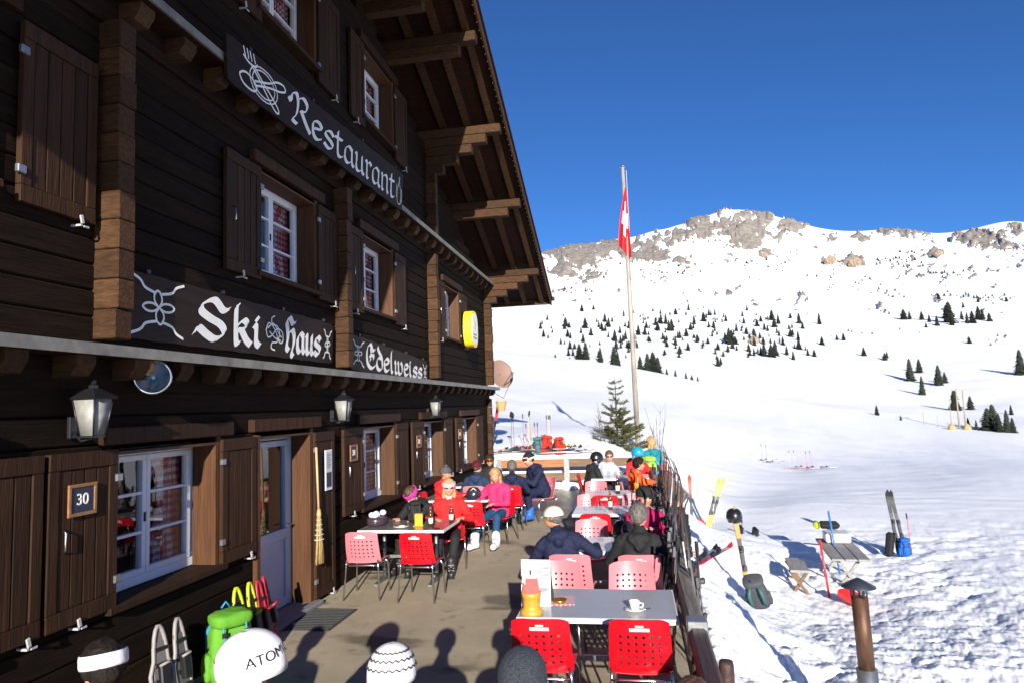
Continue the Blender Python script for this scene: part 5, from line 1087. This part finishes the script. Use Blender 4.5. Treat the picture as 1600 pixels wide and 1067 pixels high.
def pole(base,top,m,label,group='ski poles',glove=None):
    base,top=Vector(base),Vector(top); o=empty('ski_pole',base,0,label,'ski pole',group); d=(top-base); L=d.length; u=d.normalized()
    MB().tube([(0,0,0),d],[.004,.008],m,6).build('shaft',o); R=align(u); MB().lathe([(.012,L-.13),(.017,L-.06),(.015,L-.01),(.02,L)],OF,n=8,R=R).build('grip',o); MB().lathe([(.006,.07),(.035,.072),(.035,.08),(.006,.085)],OF,n=10,R=R).build('basket',o)
    if glove:
        q=MB(); c=u*(L+.03); q.ball(c,(.05,.045,.10),glove,12,R); q.ball(c+R@Vector((.05,0,-.03)),(.02,.02,.05),glove,8,R); q.build('glove',o)
    return o
PM={k:mat('pole_'+k,c,.35) for k,c in dict(black=(.03,.03,.035),red=(.6,.03,.05),yellow=(.5,.5,.05),white=(.6,.6,.62),blue=(.05,.1,.3),green=(.15,.35,.08)).items()}
cols=['black','brown','black','brown','black','black','brown','black','white','black','brown','black','black','brown','red','black']
for i in range(22):
    y=6.3+i*.25+random.uniform(-.07,.07); side=i%3; bx=.24 if side else .50; c=cols[i%16]
    tx=(.37+random.uniform(-.02,.03)) if side else .42; dz=1.0; 
    z0=.0 if side else -.22
    ski(c,(bx,y,z0),((tx-bx)*.9,random.uniform(-.12,.12),1.0),(-1 if side else 1,0,.1),'%s ski standing against the railing %s'%(c,'beside the pale grey table' if y<7.3 else 'beside the grey haired person in black' if y<8.7 else 'beside the magenta jacket' if y<10 else 'beside the carafe table'),'skis leaning on the railing')
for i in range(22):
    y=6.0+i*.36+random.uniform(-.1,.1); side=i%2; bx=.20 if side else .5
    pole((bx,y,0 if side else -.2),(.36+random.uniform(-.05,.1),y+random.uniform(-.15,.15),1.18),PM[['black','black','white','black','red'][i%5]],'%s ski pole leaning on the railing '%['black','black','white','black','red'][i%5]+('beside the pale grey table' if y<7.3 else 'beside the grey haired person in black' if y<8.7 else 'beside the magenta jacket' if y<10 else 'beside the carafe table' if y<11.8 else 'beside the orange jacket'),'poles leaning on the railing')
TAN=mat('tan_leather',(.42,.26,.12),.6,var=.2,vscale=20)
t=empty('leather_gloves',(.47,9.35,.95),0,'tan leather gloves with black cuffs hung on the railing poles','gloves')
for k in (-1,1):
    q=MB(); q.ball((k*.05,0,.0),(.045,.035,.11),TAN,12,Ry(.2*k)); q.ball((k*.095,0,.03),(.018,.02,.05),TAN,8); q.build('glove',t); q=MB(); q.ball((k*.055,0,-.14),(.06,.045,.08),BLK,12); q.build('cuff',t)
t=empty('black_jacket_bundle',(.52,9.2,.72),0,'black jacket bundle hanging outside the railing','jacket'); c,f=remesh([((0,0,.2),(0,.05,-.2),.08,.13),((.05,.1,.1),(.03,.15,-.3),.07,.1)],.014,3); c=c+((fbm(c[:,0]*14,c[:,2]*14,3,3)-.5)*.05)[:,None]; MB().add(c,f,BLK,True).build('cloth',t)
t=empty('tilted_menu_case',(.52,10.9,1.0),0,'tilted glazed menu case with pale frame on the railing','menu case'); Rm_=Rz(-.5)@Ry(.75); 
MB().box((0,0,0),(.50,.035,.30),GALV,Rm_,.01).build('case',t); MB().box(Rm_@Vector((0,-.02,0)),(.40,.006,.21),mat('menu_photo',(.16,.12,.09),.3,var=.6,vscale=7),Rm_).build('sheet',t); MB().tube([(0,.02,-.1),(-.05,.02,-.35)],.02,GALV,8).build('stem',t)
t=empty('padded_hat',(.46,11.6,1.10),0,'black padded cap on a ski tip beside the menu case','cap'); MB().lathe([(.13,-.03),(.14,.03),(.11,.10),(.001,.135)],BLK,n=18,sy=1.25,R=Ry(.25)).build('crown',t); MB().ball((.0,-.16,-.01),(.10,.09,.012),BLK,12).build('brim',t)
def gpt(px,py,y): p=ony(px,py,y); return (p[0],y,ground(p[0],y))
# stuck in the snow to the right
b=gpt(1082,822,20); ski('orange',(b[0],b[1],b[2]-.25),(.0,.05,1),(0,-1,0),'orange and black ski stuck upright in the snow'); b=gpt(1100,822,20.2); ski('yellow',(b[0],b[1],b[2]-.25),(.32,.05,1),(0,-1,0),'yellow green ski leaning over in the snow beside the pile'); ski('yellow',(b[0]+.07,b[1]+.05,b[2]-.25),(.36,.05,1),(0,-1,0),'second yellow green ski of the leaning pair in the snow')
for dx,c in ((-.5,'green'),(-.42,'yellow'),(.28,'white')): pole((b[0]+dx,b[1],b[2]-.1),(b[0]+dx+.02,b[1],b[2]+.85),PM[c],'%s ski pole in the snow by the helmet pile'%c)
t=empty('gear_pile',(b[0]-.3,b[1]-.1,b[2]),0,'blue white and red heap of helmet and gloves on the snow','gear'); MB().ball((-.1,0,.12),(.17,.17,.16),mat('gear_blue',(.35,.5,.7),.4,var=.6,vscale=14),14).build('helmet',t); MB().ball((.18,0,.14),(.14,.12,.1),mat('gear_red',(.65,.05,.04),.5),12).build('glove_bundle',t); MB().ball((.12,-.1,.04),(.12,.1,.08),mat('gear_brown',(.15,.08,.05),.6),12).build('bag',t)
for dx,r in ((0,.9),(.1,.75)):
    b=gpt(1095,888,12.4); ski('red' if dx else 'black',(b[0]+dx*2-.25,b[1]-.4+dx*3,b[2]+.06),(.42+dx,1,.02),(0,0,1),'ski lying flat on the snow outside the railing, %s'%('red tailed' if dx else 'black'))
# helmet on a ski with grey rucksack below
b=gpt(1178,935,12.3); ski('gold',(b[0]-.03,b[1]+.15,b[2]-.1),(-.10,.10,1),(.2,-1,0),'gold and brown ski stuck in the snow carrying a helmet')
hb_=(b[0]-.19,b[1]+.31,b[2]+1.40); t=empty('ski_helmet',hb_,0,'black ski helmet set on the top of a gold ski','helmet'); MB().lathe([(.115,-.08),(.14,0),(.125,.09),(.08,.14),(.001,.16)],BLKH,n=24,sy=1.1).build('shell',t); MB().tube([(.13,0,-.05),(.11,-.03,-.16)],.008,OF,5).build('strap',t)
GRK=cloth('rucksackgrey',(.06,.065,.075)); t=rucksack('rucksack',(b[0]+.10,b[1]-.1,b[2]+.02),.5,GRK,mat('teal_strap',(.03,.10,.10),.6),'grey rucksack lying on the snow below the gold ski',1.15); t.rotation_euler=(-.5,.2,2.9)
for k,(px,py) in enumerate(((1156,822),(1180,827))):
    p=gpt(px,py,19); q=MB(); q.box((p[0],p[1],p[2]+.1),(.10,.2,.22),IRON,Rz(.4)@Rx(.4),.02); q.box((p[0]+.02,p[1],p[2]+.02),(.16,.1,.05),GALV,Rz(.4),.01); q.build('ski_binding_block',label='small dark ski binding poking from the snow behind the helmet',cat='binding',group='bindings in the snow')
# bench, board on trestle, slalom poles
GW=mat('grey_plank',(.27,.26,.25),.75,var=.3,vscale=4,stretch=(6,.6,6),bump=.4,bscale=9)
b=gpt(1255,926,14.2); t=empty('snow_bench',(b[0]-.02,b[1]+.1,b[2]),-.12,'short grey plank bench with crossed legs in the snow','bench'); MB().box((0,.45,.46),(.34,1.1,.05),GW,None,.008).build('seat',t)
for yy in (.05,.85):
    for sx in (-1,1): MB().box((0,yy+.02*sx,.2),(.06,.05,.62),BB,Ry(.6*sx),.008).build('leg',t)
p=gpt(1330,912,14.6); t=empty('picnic_table',(p[0]+.05,p[1]+.1,p[2]),-.10,'grey slatted picnic table heaped with gear, half buried in snow','table')
for k in range(3): MB().box((-.24+.24*k,.95,.66),(.225,2.1,.045),GW,None,.008).build('plank',t)
for yy in (.25,1.65):
    for sx in (-1,1): MB().box((0,yy+.03*sx,.30),(.06,.05,.85),GW,Ry(.62*sx),.01).build('trestle_leg',t)
MB().box((.03,1.6,.80),(.5,.5,.20),mat('box_white',(.6,.6,.62),.5),None,.03).build('crate',t)
t2=empty('yellow_black_bag',(p[0]+.1,p[1]+2.0,p[2]+.92),-.1,'black and neon yellow bag on top of the picnic table','bag'); MB().box((.08,0,.08),(.42,.25,.15),BLK,None,.05).build('bag',t2); MB().box((-.18,0,.08),(.12,.26,.16),LIME,None,.04).build('end_pocket',t2)
SR=mat('slalom_red',(.75,.03,.03),.4); SB=mat('slalom_blue',(.03,.15,.55),.4)
p=gpt(1293,915,14.2); MB().tube([(p[0]+.03,p[1],p[2]-.1),(p[0]-.05,p[1]+.1,p[2]+1.05)],.022,SR,8).build('slalom_pole',label='red slalom pole standing in front of the picnic table',cat='pole'); p=gpt(1312,880,15.9); MB().tube([(p[0],p[1],p[2]-.1),(p[0]-.12,p[1]+.1,p[2]+1.30)],.02,SB,8).build('slalom_pole',label='blue slalom pole standing beside the picnic table',cat='pole')
p=gpt(1256,845,17.5); MB().tube([(p[0],p[1],p[2]+.25),(p[0]+.75,p[1]-1.6,p[2]+.45)],.015,SB,8).build('slalom_pole',label='blue pole lying slanted towards the picnic table',cat='pole')
p=gpt(1332,925,13.6); MB().box((p[0],p[1],p[2]+.12),(.3,.5,.16),SR,Rz(.5)@Rx(.2),.04).build('red_sledge',label='red sledge end showing behind the rusty stovepipe',cat='sledge')
b=gpt(1410,868,17.5); ski('black',(b[0]-.05,b[1],b[2]-.2),(-.10,.0,1),(0,-1,0),'tall black ski standing beside the blue rucksack'); ski('black',(b[0]+.12,b[1],b[2]-.2),(-.16,.0,1),(0,-1,0),'second tall black ski leaning against its pair')
pole((b[0]+.22,b[1],b[2]-.1),(b[0]+.17,b[1]+.02,b[2]+.95),PM['red'],'red ski pole beside the tall black skis'); rucksack('rucksack',(b[0]+.02,b[1]-.12,b[2]),.2,cloth('royal',(.01,.10,.42)),GREYC,'blue rucksack at the foot of the tall black skis',.85); MB().box((b[0]-.25,b[1],b[2]+.25),(.16,.2,.55),BLK,Ry(.15),.05).build('black_bag',label='black bag leaning on the tall black skis',cat='bag')
for px,py,y,c in ((1195,727,45,'black'),(1205,727,44.5,'black'),(1250,740,42,'red'),(1268,740,41.5,'red'),(1290,742,41,'white')):
    b=gpt(px,py,y); ski(c,(b[0]-.85,b[1],b[2]+.06),(1,.12,.02),(0,0,1),'%s ski lying far out on the piste'%c,'skis lying on the piste')
for px,py,y,c in ((1192,727,45,'black'),(1199,727,45,'black'),(1236,740,42,'white'),(1243,740,42,'white'),(1262,742,41,'red'),(1269,742,41,'red')):
    b=gpt(px,py,y); pole((b[0],b[1],b[2]-.05),(b[0]-.03,b[1],b[2]+1.05),PM[c],'%s ski pole planted far out on the piste'%c,'poles on the piste')
# ski dump on the bank behind the rear fence
def bank(x,y): return (x,y,ground(x,y))
for i,(px,c,h,gl) in enumerate([(799,'black',.95,1),(804,'black',.93,1),(819,'blue',1.0,0),(824,'red',.75,0),(826,'yellow',1.05,0),(829,'green',1.1,0),(831,'red',1.1,0),(838,'red',.8,0),(841,'black',.8,0),(855,'red',1.0,0),(858,'white',1.0,0),(863,'green',1.0,0)]):
    y=20.9; x=ony(px,700,y)[0]; b=bank(x,y); pole((b[0],b[1],b[2]-.1),(b[0]+random.uniform(-.05,.06),b[1]+.03,b[2]+h*1.15),PM[c],'%s ski pole planted on the snow bank behind the fence%s'%(c,' with a black glove' if gl else ''),'poles on the snow bank',BLK if gl else None)
for i in range(12):
    x=ony(778+i*10,704,20.7)[0]; b=bank(x,20.5+random.uniform(0,.8)); c=['black','red','white','yellow'][i%4]; a=random.uniform(-.5,.5); ski(c,(b[0]-.6,b[1],b[2]+.06+.012*i%3),(1,a*.5,.01),(0,0,1),'%s ski dumped in the heap on the snow bank'%c,'skis heaped on the bank')
x=ony(768,640,21)[0]; b=bank(x,21); ski('red',(b[0]-.12,b[1],b[2]-.1),(.22,0,1),(0,-1,0),'red tipped ski leaning by the chalet corner')
for px,m,s,lb in ((853,cloth('redpack',(.60,.03,.02)),1.1,'red rucksack in the middle of the heap behind the fence'),(843,cloth('petrol',(.05,.13,.15)),1.0,'petrol blue striped rucksack lying in the heap'),(877,cloth('redblack',(.42,.03,.02)),1.05,'red and black rucksack at the end of the heap')):
    x=ony(px,700,20.8)[0]; b=bank(x,20.8); t=rucksack('rucksack',(b[0],b[1],b[2]+.02),random.uniform(-1,1),m,BLK,lb,s); t.rotation_euler=(random.uniform(-.5,.3),random.uniform(-.5,.5),random.uniform(-1,1))
# stovepipe
RUST=mat('rusty_pipe',(.10,.05,.03),.55,metal=.5,var=.6,vscale=7,bump=.3,bscale=20,stretch=(1,1,.35)); PIPEY=7.6; p=ony(1340,905,PIPEY); p2=ony(1357,1067,PIPEY)
t=empty('stovepipe',(p2[0],PIPEY,-1.6),0,'rusty stovepipe with conical cap rising from the snow','chimney'); tx=p[0]-p2[0]
def sp_(z): f=(z-p2[2])/(p[2]-p2[2]); return Vector((tx*f,0,z+1.6))
z1=p[2]-.17; MB().tube([sp_(p2[2]+.10),sp_(z1)],.078,RUST,24).build('pipe',t); MB().tube([sp_(-1.6),sp_(p2[2]+.14)],.098,GALV,24).build('sleeve',t)
q=MB(); q.lathe([(.165,0),(.165,.006),(.02,.085),(.001,.088)],mat('cap_metal',(.06,.065,.09),.45,metal=.6),sp_(p[2]-.07),28); q.build('cap',t); q=MB()
for k in range(5): a=k*1.256; q.box(sp_(p[2]-.12)+Vector((.074*math.cos(a),.074*math.sin(a),0)),(.012,.02,.12),IRON,Rz(a))
q.build('cap_stay',t)
# flagpole
FY=25.; fb0=ony(997,692,FY); ft=ony(973,262,FY); t=empty('flagpole',(fb0[0],FY,fb0[2]-.3),0,'tall weathered white flagpole standing in the snow','flagpole'); d=Vector(ft)-Vector((fb0[0],FY,fb0[2]-.3))
POLEM=mat('pole_paint',(.30,.265,.225),.6,var=.5,vscale=3,stretch=(2,2,.35)); MB().tube([(0,0,0),d],[.095,.06],POLEM,12).build('pole',t); MB().lathe([(.07,0),(.11,.01),(.11,.03),(.001,.05)],GALV,d,14).build('finial',t)
MB().tube([d*.985+Vector((.12,-.1,0)),d*.5+Vector((.11,-.12,0)),d*.12+Vector((.1,-.1,0))],.006,PAPERW,5).build('halyard',t)
# limp Swiss flag: square cloth hanging from its top corner in folds
fm=mat('flag_red',(.62,.012,.02),.75); n=fm.node_tree.nodes; l=fm.node_tree.links; at=n.new('ShaderNodeAttribute'); at.attribute_name='cross'; mx=n.new('ShaderNodeMix'); mx.data_type='RGBA'; mx.inputs['A'].default_value=(.62,.012,.02,1); mx.inputs['B'].default_value=(.82,.82,.82,1); l.new(at.outputs['Fac'],mx.inputs['Factor']); l.new(mx.outputs['Result'],n['Principled BSDF'].inputs['Base Color'])
flag=empty('swiss_flag',tuple(Vector((fb0[0],FY,fb0[2]-.3))+d*.9),0,'red flag with white cross hanging limp from the flagpole','flag')
nu,nv=110,150; V=[];Cx=[]; Hf=1.75; top=np.array(ony(978,290,FY-.12)); bot_l=np.array(ony(966,382,FY-.12)); bot_r=np.array(ony(987,404,FY-.12)); o0=np.array(flag.location)
for j in range(nv+1):
    v=j/nv
    for i in range(nu+1):
        u=i/nu; wl=min(1,.10+v*1.15); L_=top*(1-v)+bot_l*v; R_=top*(1-v)+bot_r*v; L_=L_+np.array([-.06*math.sin(v*PI),0,0])
        p=L_*(1-u)+R_*u; p=p+np.array([0,.12*math.sin(u*9+v*1.5)*wl-.05,-.10*math.sin(u*PI)*v]); V.append(tuple(p-o0))
        # cross in cloth space (the cloth is gathered, so its arms show skewed)
        a,b_=(u*1.15-.62)+.18*(v-.5),v-.5; Cx.append(1.0 if (abs(a)<.11 and abs(b_)<.26) or (abs(b_)<.10 and abs(a)<.40) else 0.0)
me=bpy.data.meshes.new('cloth'); me.from_pydata(V,[],[(j*(nu+1)+i,j*(nu+1)+i+1,(j+1)*(nu+1)+i+1,(j+1)*(nu+1)+i) for j in range(nv) for i in range(nu)]); me.materials.append(fm); a=me.attributes.new('cross','FLOAT','POINT'); a.data.foreach_set('value',Cx); me.polygons.foreach_set('use_smooth',[True]*len(me.polygons))
o=bpy.data.objects.new('cloth',me); COL.objects.link(o); o.parent=flag
# ---------------------------------------------------------------- trees
NEEDLE=mat('needles',(.075,.080,.018),.7,var=.5,vscale=3); NEEDLF=mat('far_needles',(.022,.030,.018),.8,var=.5,vscale=.6,rand=.4); BARK=mat('bark',(.09,.06,.045),.85,var=.3,vscale=10,bump=.5)
def spruce(px,pyb,pyt,y,label):
    b=ony(px,pyb,y); tp=ony(px+2,pyt,y); h=tp[2]-b[2]; t=empty('spruce_tree',(b[0],y,b[2]-.2),0,label,'tree'); h+=.2
    MB().tube([(0,0,0),(0,0,h*.5),(0.01,0,h)],[.05,.032,.005],BARK,8).build('trunk',t); br=MB(); T=[]
    rr=np.random.RandomState(3); z=.30
    while z<h-.10:
        f=1-z/h; R=.14+.98*f**.85*(1 if f>.5 else .72)
        for k in range(rr.randint(4,8) if f>.42 else rr.randint(3,5)):
            a=rr.uniform(0,6.28); L=R*rr.uniform(.5,1.1); up=rr.uniform(.05,.45)*L*(1.0 if f<.5 else .6); s_=Vector((0,0,z)); e=Vector((math.cos(a)*L,math.sin(a)*L,z+up)); mdl=(s_+e)/2+Vector((0,0,-.10*L)); br.tube([s_,mdl,e],[.011,.007,.002],BARK,4)
            nb=int((34+L*150)*(1.25 if f>.45 else .55))
            for i in range(nb):
                u=rr.uniform(.12,1.02)**.8; c=(s_.lerp(mdl,u*2) if u<.5 else mdl.lerp(e,u*2-1)); lat=Vector((-math.sin(a),math.cos(a),0))*rr.normal(0,.10*(1.1-u)*min(1,L)); c=c+lat+Vector((0,0,rr.normal(0,.018)-.05*abs(lat.length)))
                dd=(e-s_).normalized()*.05+lat*.5+Vector(rr.uniform(-1,1,3))*.055; wv=dd.cross(Vector(rr.uniform(-1,1,3))).normalized()*.013; T+=[c-wv,c+wv,c+dd]
        z+=rr.uniform(.06,.12)*(1 if f>.42 else 1.7)
    q=MB(); q.add(T,[(3*i,3*i+1,3*i+2) for i in range(len(T)//3)],NEEDLE); br.build('branches',t)
    me=bpy.data.meshes.new('crown'); me.from_pydata(q.v,[],q.f); me.materials.append(NEEDLE); o=bpy.data.objects.new('crown',me); COL.objects.link(o); o.parent=t
spruce(966,705,588,23.5,'sparse young spruce standing behind the rear fence'); 
def shrub(px,py,y,h,n,label):
    b=ony(px,py,y); t=empty('bare_shrub',(b[0],y,b[2]-.2),0,label,'shrub','bare shrubs by the fence')
    for i in range(n):
        a=random.uniform(0,6.28); L=h*random.uniform(.6,1.05); e=Vector((math.cos(a)*L*.22,math.sin(a)*L*.22,L)); q=MB(); q.tube([(0,0,0),e*.5+Vector((random.uniform(-.05,.05),0,0)),e],[.012,.008,.003],BARK,5)
        for k in range(4): s_=e*random.uniform(.4,.9); q.tube([s_,s_+Vector((random.uniform(-.25,.25),random.uniform(-.25,.25),random.uniform(.15,.4)))],[.005,.002],BARK,4)
        q.build('stem',t)
shrub(951,705,23.2,2.6,4,'tall bare stems beside the young spruce'); shrub(1030,712,22.5,1.7,6,'bare twiggy shrub behind the rucksack'); shrub(938,700,23,1.7,4,'bare thin shrub to the chalet side of the spruce')
def conifer_mesh(seed,fat=.24,layers=13):
    r=random.Random(seed); q=MB(); q.tube([(0,0,-.05),(0,0,.5)],[.018,.008],BARK,5)
    for i in range(layers):
        z=.06+.90*i/layers; R=fat*(1-z)**.8*r.uniform(.85,1.12)+.012; n=11
        for k in range(n):
            a=2*PI*k/n+r.uniform(-.3,.3); L=R*r.uniform(.65,1.15); w_=R*.38+.012; c,s=math.cos(a),math.sin(a); dz=-.035-.25*L*r.uniform(.5,1.2)
            q.add([(0,0,z+.085),(c*L*.6-s*w_,s*L*.6+c*w_,z+dz*.5+.02),(c*L,s*L,z+dz),(c*L*.6+s*w_,s*L*.6-c*w_,z+dz*.5+.02)],[(0,1,2,3)],NEEDLF)
    return q.mesh('conifer')
CON=[conifer_mesh(s,f,l) for s,f,l in ((1,.20,14),(2,.26,13),(3,.31,11),(4,.17,15),(5,.24,12))]
SHR=conifer_mesh(9,.55,5)
NT=[0]
def far_tree(px,pyb,hpx,label,group,mesh=None,rmin=125):
    P=hit(px,pyb,rmin)
    if P is None: return
    dist=float(np.dot(P-CAMP,FW)); h=hpx*dist/F_PX; o=bpy.data.objects.new('conifer',mesh or random.choice(CON)); COL.objects.link(o); o.location=(P[0],P[1],P[2]-.04*h); o.rotation_euler=(0,0,random.uniform(0,6.28)); wv=random.uniform(1.15,1.75); o.scale=(h*wv,h*wv,h*1.06); tag(o,label,'tree',group); NT[0]+=1
big=[(1423,595,36,1),(1441,618,30,1),(1436,584,22,1),(1468,603,32,1),(1478,600,18,0),(1493,642,34,1),(1516,640,22,0),(1545,672,36,1),(1553,672,40,1),(1563,676,30,1),(1574,676,36,1),(1584,678,24,1),(1580,650,16,0),(1513,668,16,0),(1526,672,16,0),(1596,586,40,1),(1370,650,16,0),(1407,657,8,0),(1351,557,14,0),(1384,566,12,0),(1386,560,10,0),(1319,532,12,0),(1308,532,9,0),(1412,500,17,0),(1421,500,13,0),(1440,500,14,0),(1453,504,12,0),(1464,510,16,0),(1483,505,34,1),(1489,510,20,0),(1479,498,22,1),(1503,500,14,0),(1512,506,18,0),(1520,506,20,1),(1530,500,22,1),(1536,500,18,0),(1547,503,14,0),(1447,512,8,0),(1515,538,11,0),(1505,482,9,0),(1466,468,10,0),(1528,473,8,0),(1572,472,8,0)]
for px,py,h,k in big: far_tree(px,py,h,('large' if h>28 else 'medium' if h>15 else 'small')+' dark conifer '+('in the clump below the bare rocky ridge' if py<515 else 'near the timber power poles' if px>1480 and py>620 else 'on the open slope uphill of the power poles' if px>1400 else 'on the open snow between wood and power poles'),'conifers on the right hand slope',rmin=140)
cl=[(905,562,25),(916,562,27),(938,566,24),(960,572,32),(966,573,24),(1000,578,22),(1013,585,30),(1021,585,34),(1028,583,26),(1042,588,12),(1056,590,13),(1072,594,12),(1082,597,10),(1090,598,10),(1122,574,16),(1126,572,12),(1195,559,22),(1205,560,20),(1212,557,24),(1240,562,14),(1262,556,12),(1272,557,12),(1230,555,15),(888,556,12),(895,556,12),(1140,540,26),(1144,538,22)]
def zone(px): return 'in the thin scatter above the piste net' if px<925 else 'in the wood beyond the flagpole' if px<1095 else 'in the gap between flagpole wood and boulder thicket' if px<1140 else 'in the thicket round the brown boulder'
for px,py,h in cl: far_tree(px,py,h,('tall dark conifer ' if h>18 else 'bushy dark conifer ')+zone(px),'conifers of the wood above the piste',rmin=135)
r2=random.Random(5); cnt=0
while cnt<215:
    px=r2.uniform(845,1285); py=r2.uniform(482,566)
    ctr=math.exp(-((px-1010)/95)**2*.5-((py-522)/26)**2*.5)+1.1*math.exp(-((px-1195)/52)**2*.5-((py-530)/20)**2*.5)+.22*math.exp(-((px-880)/40)**2-((py-525)/28)**2)
    if r2.random()>ctr: continue
    hh=r2.uniform(5,15)*(1.25 if r2.random()<.2 else 1)*(0.7 if py<500 else 1)
    far_tree(px,py,hh,'%s dark conifer %s'%('tiny' if hh<8 else 'small' if hh<12 else 'middling',zone(px)),'conifers of the wood above the piste',rmin=150); cnt+=1
# tiny far shrubs: one mass
q=MB(); r3=random.Random(8); base=[(v.co.copy()) for v in SHR.vertices]; fs=[tuple(p.vertices) for p in SHR.polygons]
def spot(px,py,hpx):
    P=hit(px,py,300)
    if P is None: return
    h=hpx*float(np.dot(P-CAMP,FW))/F_PX; a=r3.uniform(0,6); c,s=math.cos(a),math.sin(a)
    q.add([(P[0]+(v.x*c-v.y*s)*h,P[1]+(v.x*s+v.y*c)*h,P[2]+v.z*h) for v in base],fs,NEEDLF)
for cx,cy,rx,ry,n in [(905,455,26,5,16),(1400,408,30,6,26),(1430,420,24,4,10),(1455,430,16,3,8),(1490,430,30,5,14),(1350,440,24,5,8),(1500,465,50,5,26),(1390,460,30,6,10),(1290,432,18,8,8),(1560,468,40,6,22),(1200,420,40,20,12),(1015,500,40,8,10),(1040,425,60,10,12),(1150,500,60,6,18),(1370,487,20,4,6),(1550,425,20,6,6),(1420,395,12,4,5),(1380,520,70,8,8),(1560,530,40,15,8)]:
    for k in range(n): spot(r3.gauss(cx,rx*.6),r3.gauss(cy,ry*.6),r3.uniform(2.2,5.5))
q.build('distant_scrub',label='tiny dark bushes dotted over the upper snow slopes',kind='stuff')
# boulders
ROCK=mat('rock',(.26,.20,.14),.85,var=.45,vscale=.4,bump=.6,bscale=2)
def boulder(px,py,w_,h_,label):
    P=hit(px,py,150); dist=float(np.dot(P-CAMP,FW)); W=.72*w_*dist/F_PX; Hh=.72*h_*dist/F_PX; pr=[((-W*.2,0,Hh*.15),(W*.2,0,Hh*.25),W*.25,W*.3),((0,0,0),(W*.05,0,Hh*.6),W*.3,W*.22)]; c,f=remesh(pr,W*.06,1); c=c+((fbm(c[:,0]*9/W+c[:,2]*5/W,c[:,1]*9/W+c[:,2]*6/W,3,4)-.5)*W*.3)[:,None]*c/np.linalg.norm(c,axis=1,keepdims=True)
    o=MB().add(c,f,ROCK,False).build('boulder',None,label=label,cat='rock'); o.location=P
for a in [(1177,537,24,16,'brown boulder among the conifers above the piste'),(1296,414,26,16,'tan crag on the upper slope with a dark tree above it'),(1335,414,28,14,'tan crag with scrub next to the lone crag'),(1466,399,18,12,'tan boulder high on the open slope'),(1194,402,16,13,'rounded boulder below the summit cliffs')]: boulder(*a)
# power line poles and hay stacks
WP=mat('wood_pole',(.30,.25,.18),.8); 
def pole_at(px,pyb,pyt,label,r=.16,arm=False):
    P=hit(px,pyb,100); 
    if P is None: return
    dist=float(np.dot(P-CAMP,FW)); h=(pyb-pyt)*dist/F_PX; t=empty('power_pole',tuple(P),0,label,'pole','power line poles'); MB().tube([(0,0,-.3),(0,0,h)],[r,r*.7],WP,7).build('mast',t)
    if arm: MB().box((1.2,0,h-.3),(4.2,.25,.25),WP).build('cross_arm',t); q=MB(); [q.tube([(x,0,h-.2),(x,0,h+.5)],.09,CERAM,6) for x in (-.6,1.2,3.0)]; q.build('insulator',t)
pole_at(1500,671,608,'timber power pole with cross arm at the edge of the piste',.2,True); pole_at(1509,671,610,'second timber power pole beside the cross arm one',.2); pole_at(1487,668,624,'thin pole rising from the hay stack',.09); pole_at(1444,665,645,'thin marker pole with base on the slope',.08); pole_at(1465,668,650,'slender marker pole on the slope',.06)
STK=mat('hay',(.42,.28,.12),.9,var=.3,vscale=3,bump=.6,bscale=10)
for px,py,lb in ((1488,671,'rounded hay stack below the thin pole'),(1511,672,'small hay stack at the foot of the power pole')):
    P=hit(px,py,90); s_=float(np.dot(P-CAMP,FW))/F_PX; MB().lathe([(5.5*s_,-1*s_),(5.8*s_,2*s_),(4.2*s_,6*s_),(1.8*s_,9*s_),(.001,10*s_)],STK,n=14).build('hay_stack',None,label=lb,cat='hay stack').location=P
# piste netting line far left of the slope
t=empty('piste_net',(0,0,0),0,'low pink safety net across the top of the piste','net'); q=MB(); pts=[hit(x,y,60) for x,y in ((764,540),(790,545),(815,549),(840,553),(862,557))]; pts=[Vector(p) for p in pts if p is not None]
NETM=mat('net_pink',(.65,.35,.35),.7)
for a,b in zip(pts[:-1],pts[1:]):
    for k in range(6):
        c=a.lerp(b,k/6); q.tube([c,c+Vector((0,0,.9))],.03,NETM,4)
    for z in (.3,.8): q.tube([a+Vector((0,0,z)),b+Vector((0,0,z))],.02,NETM,4)
q.build('net',t)
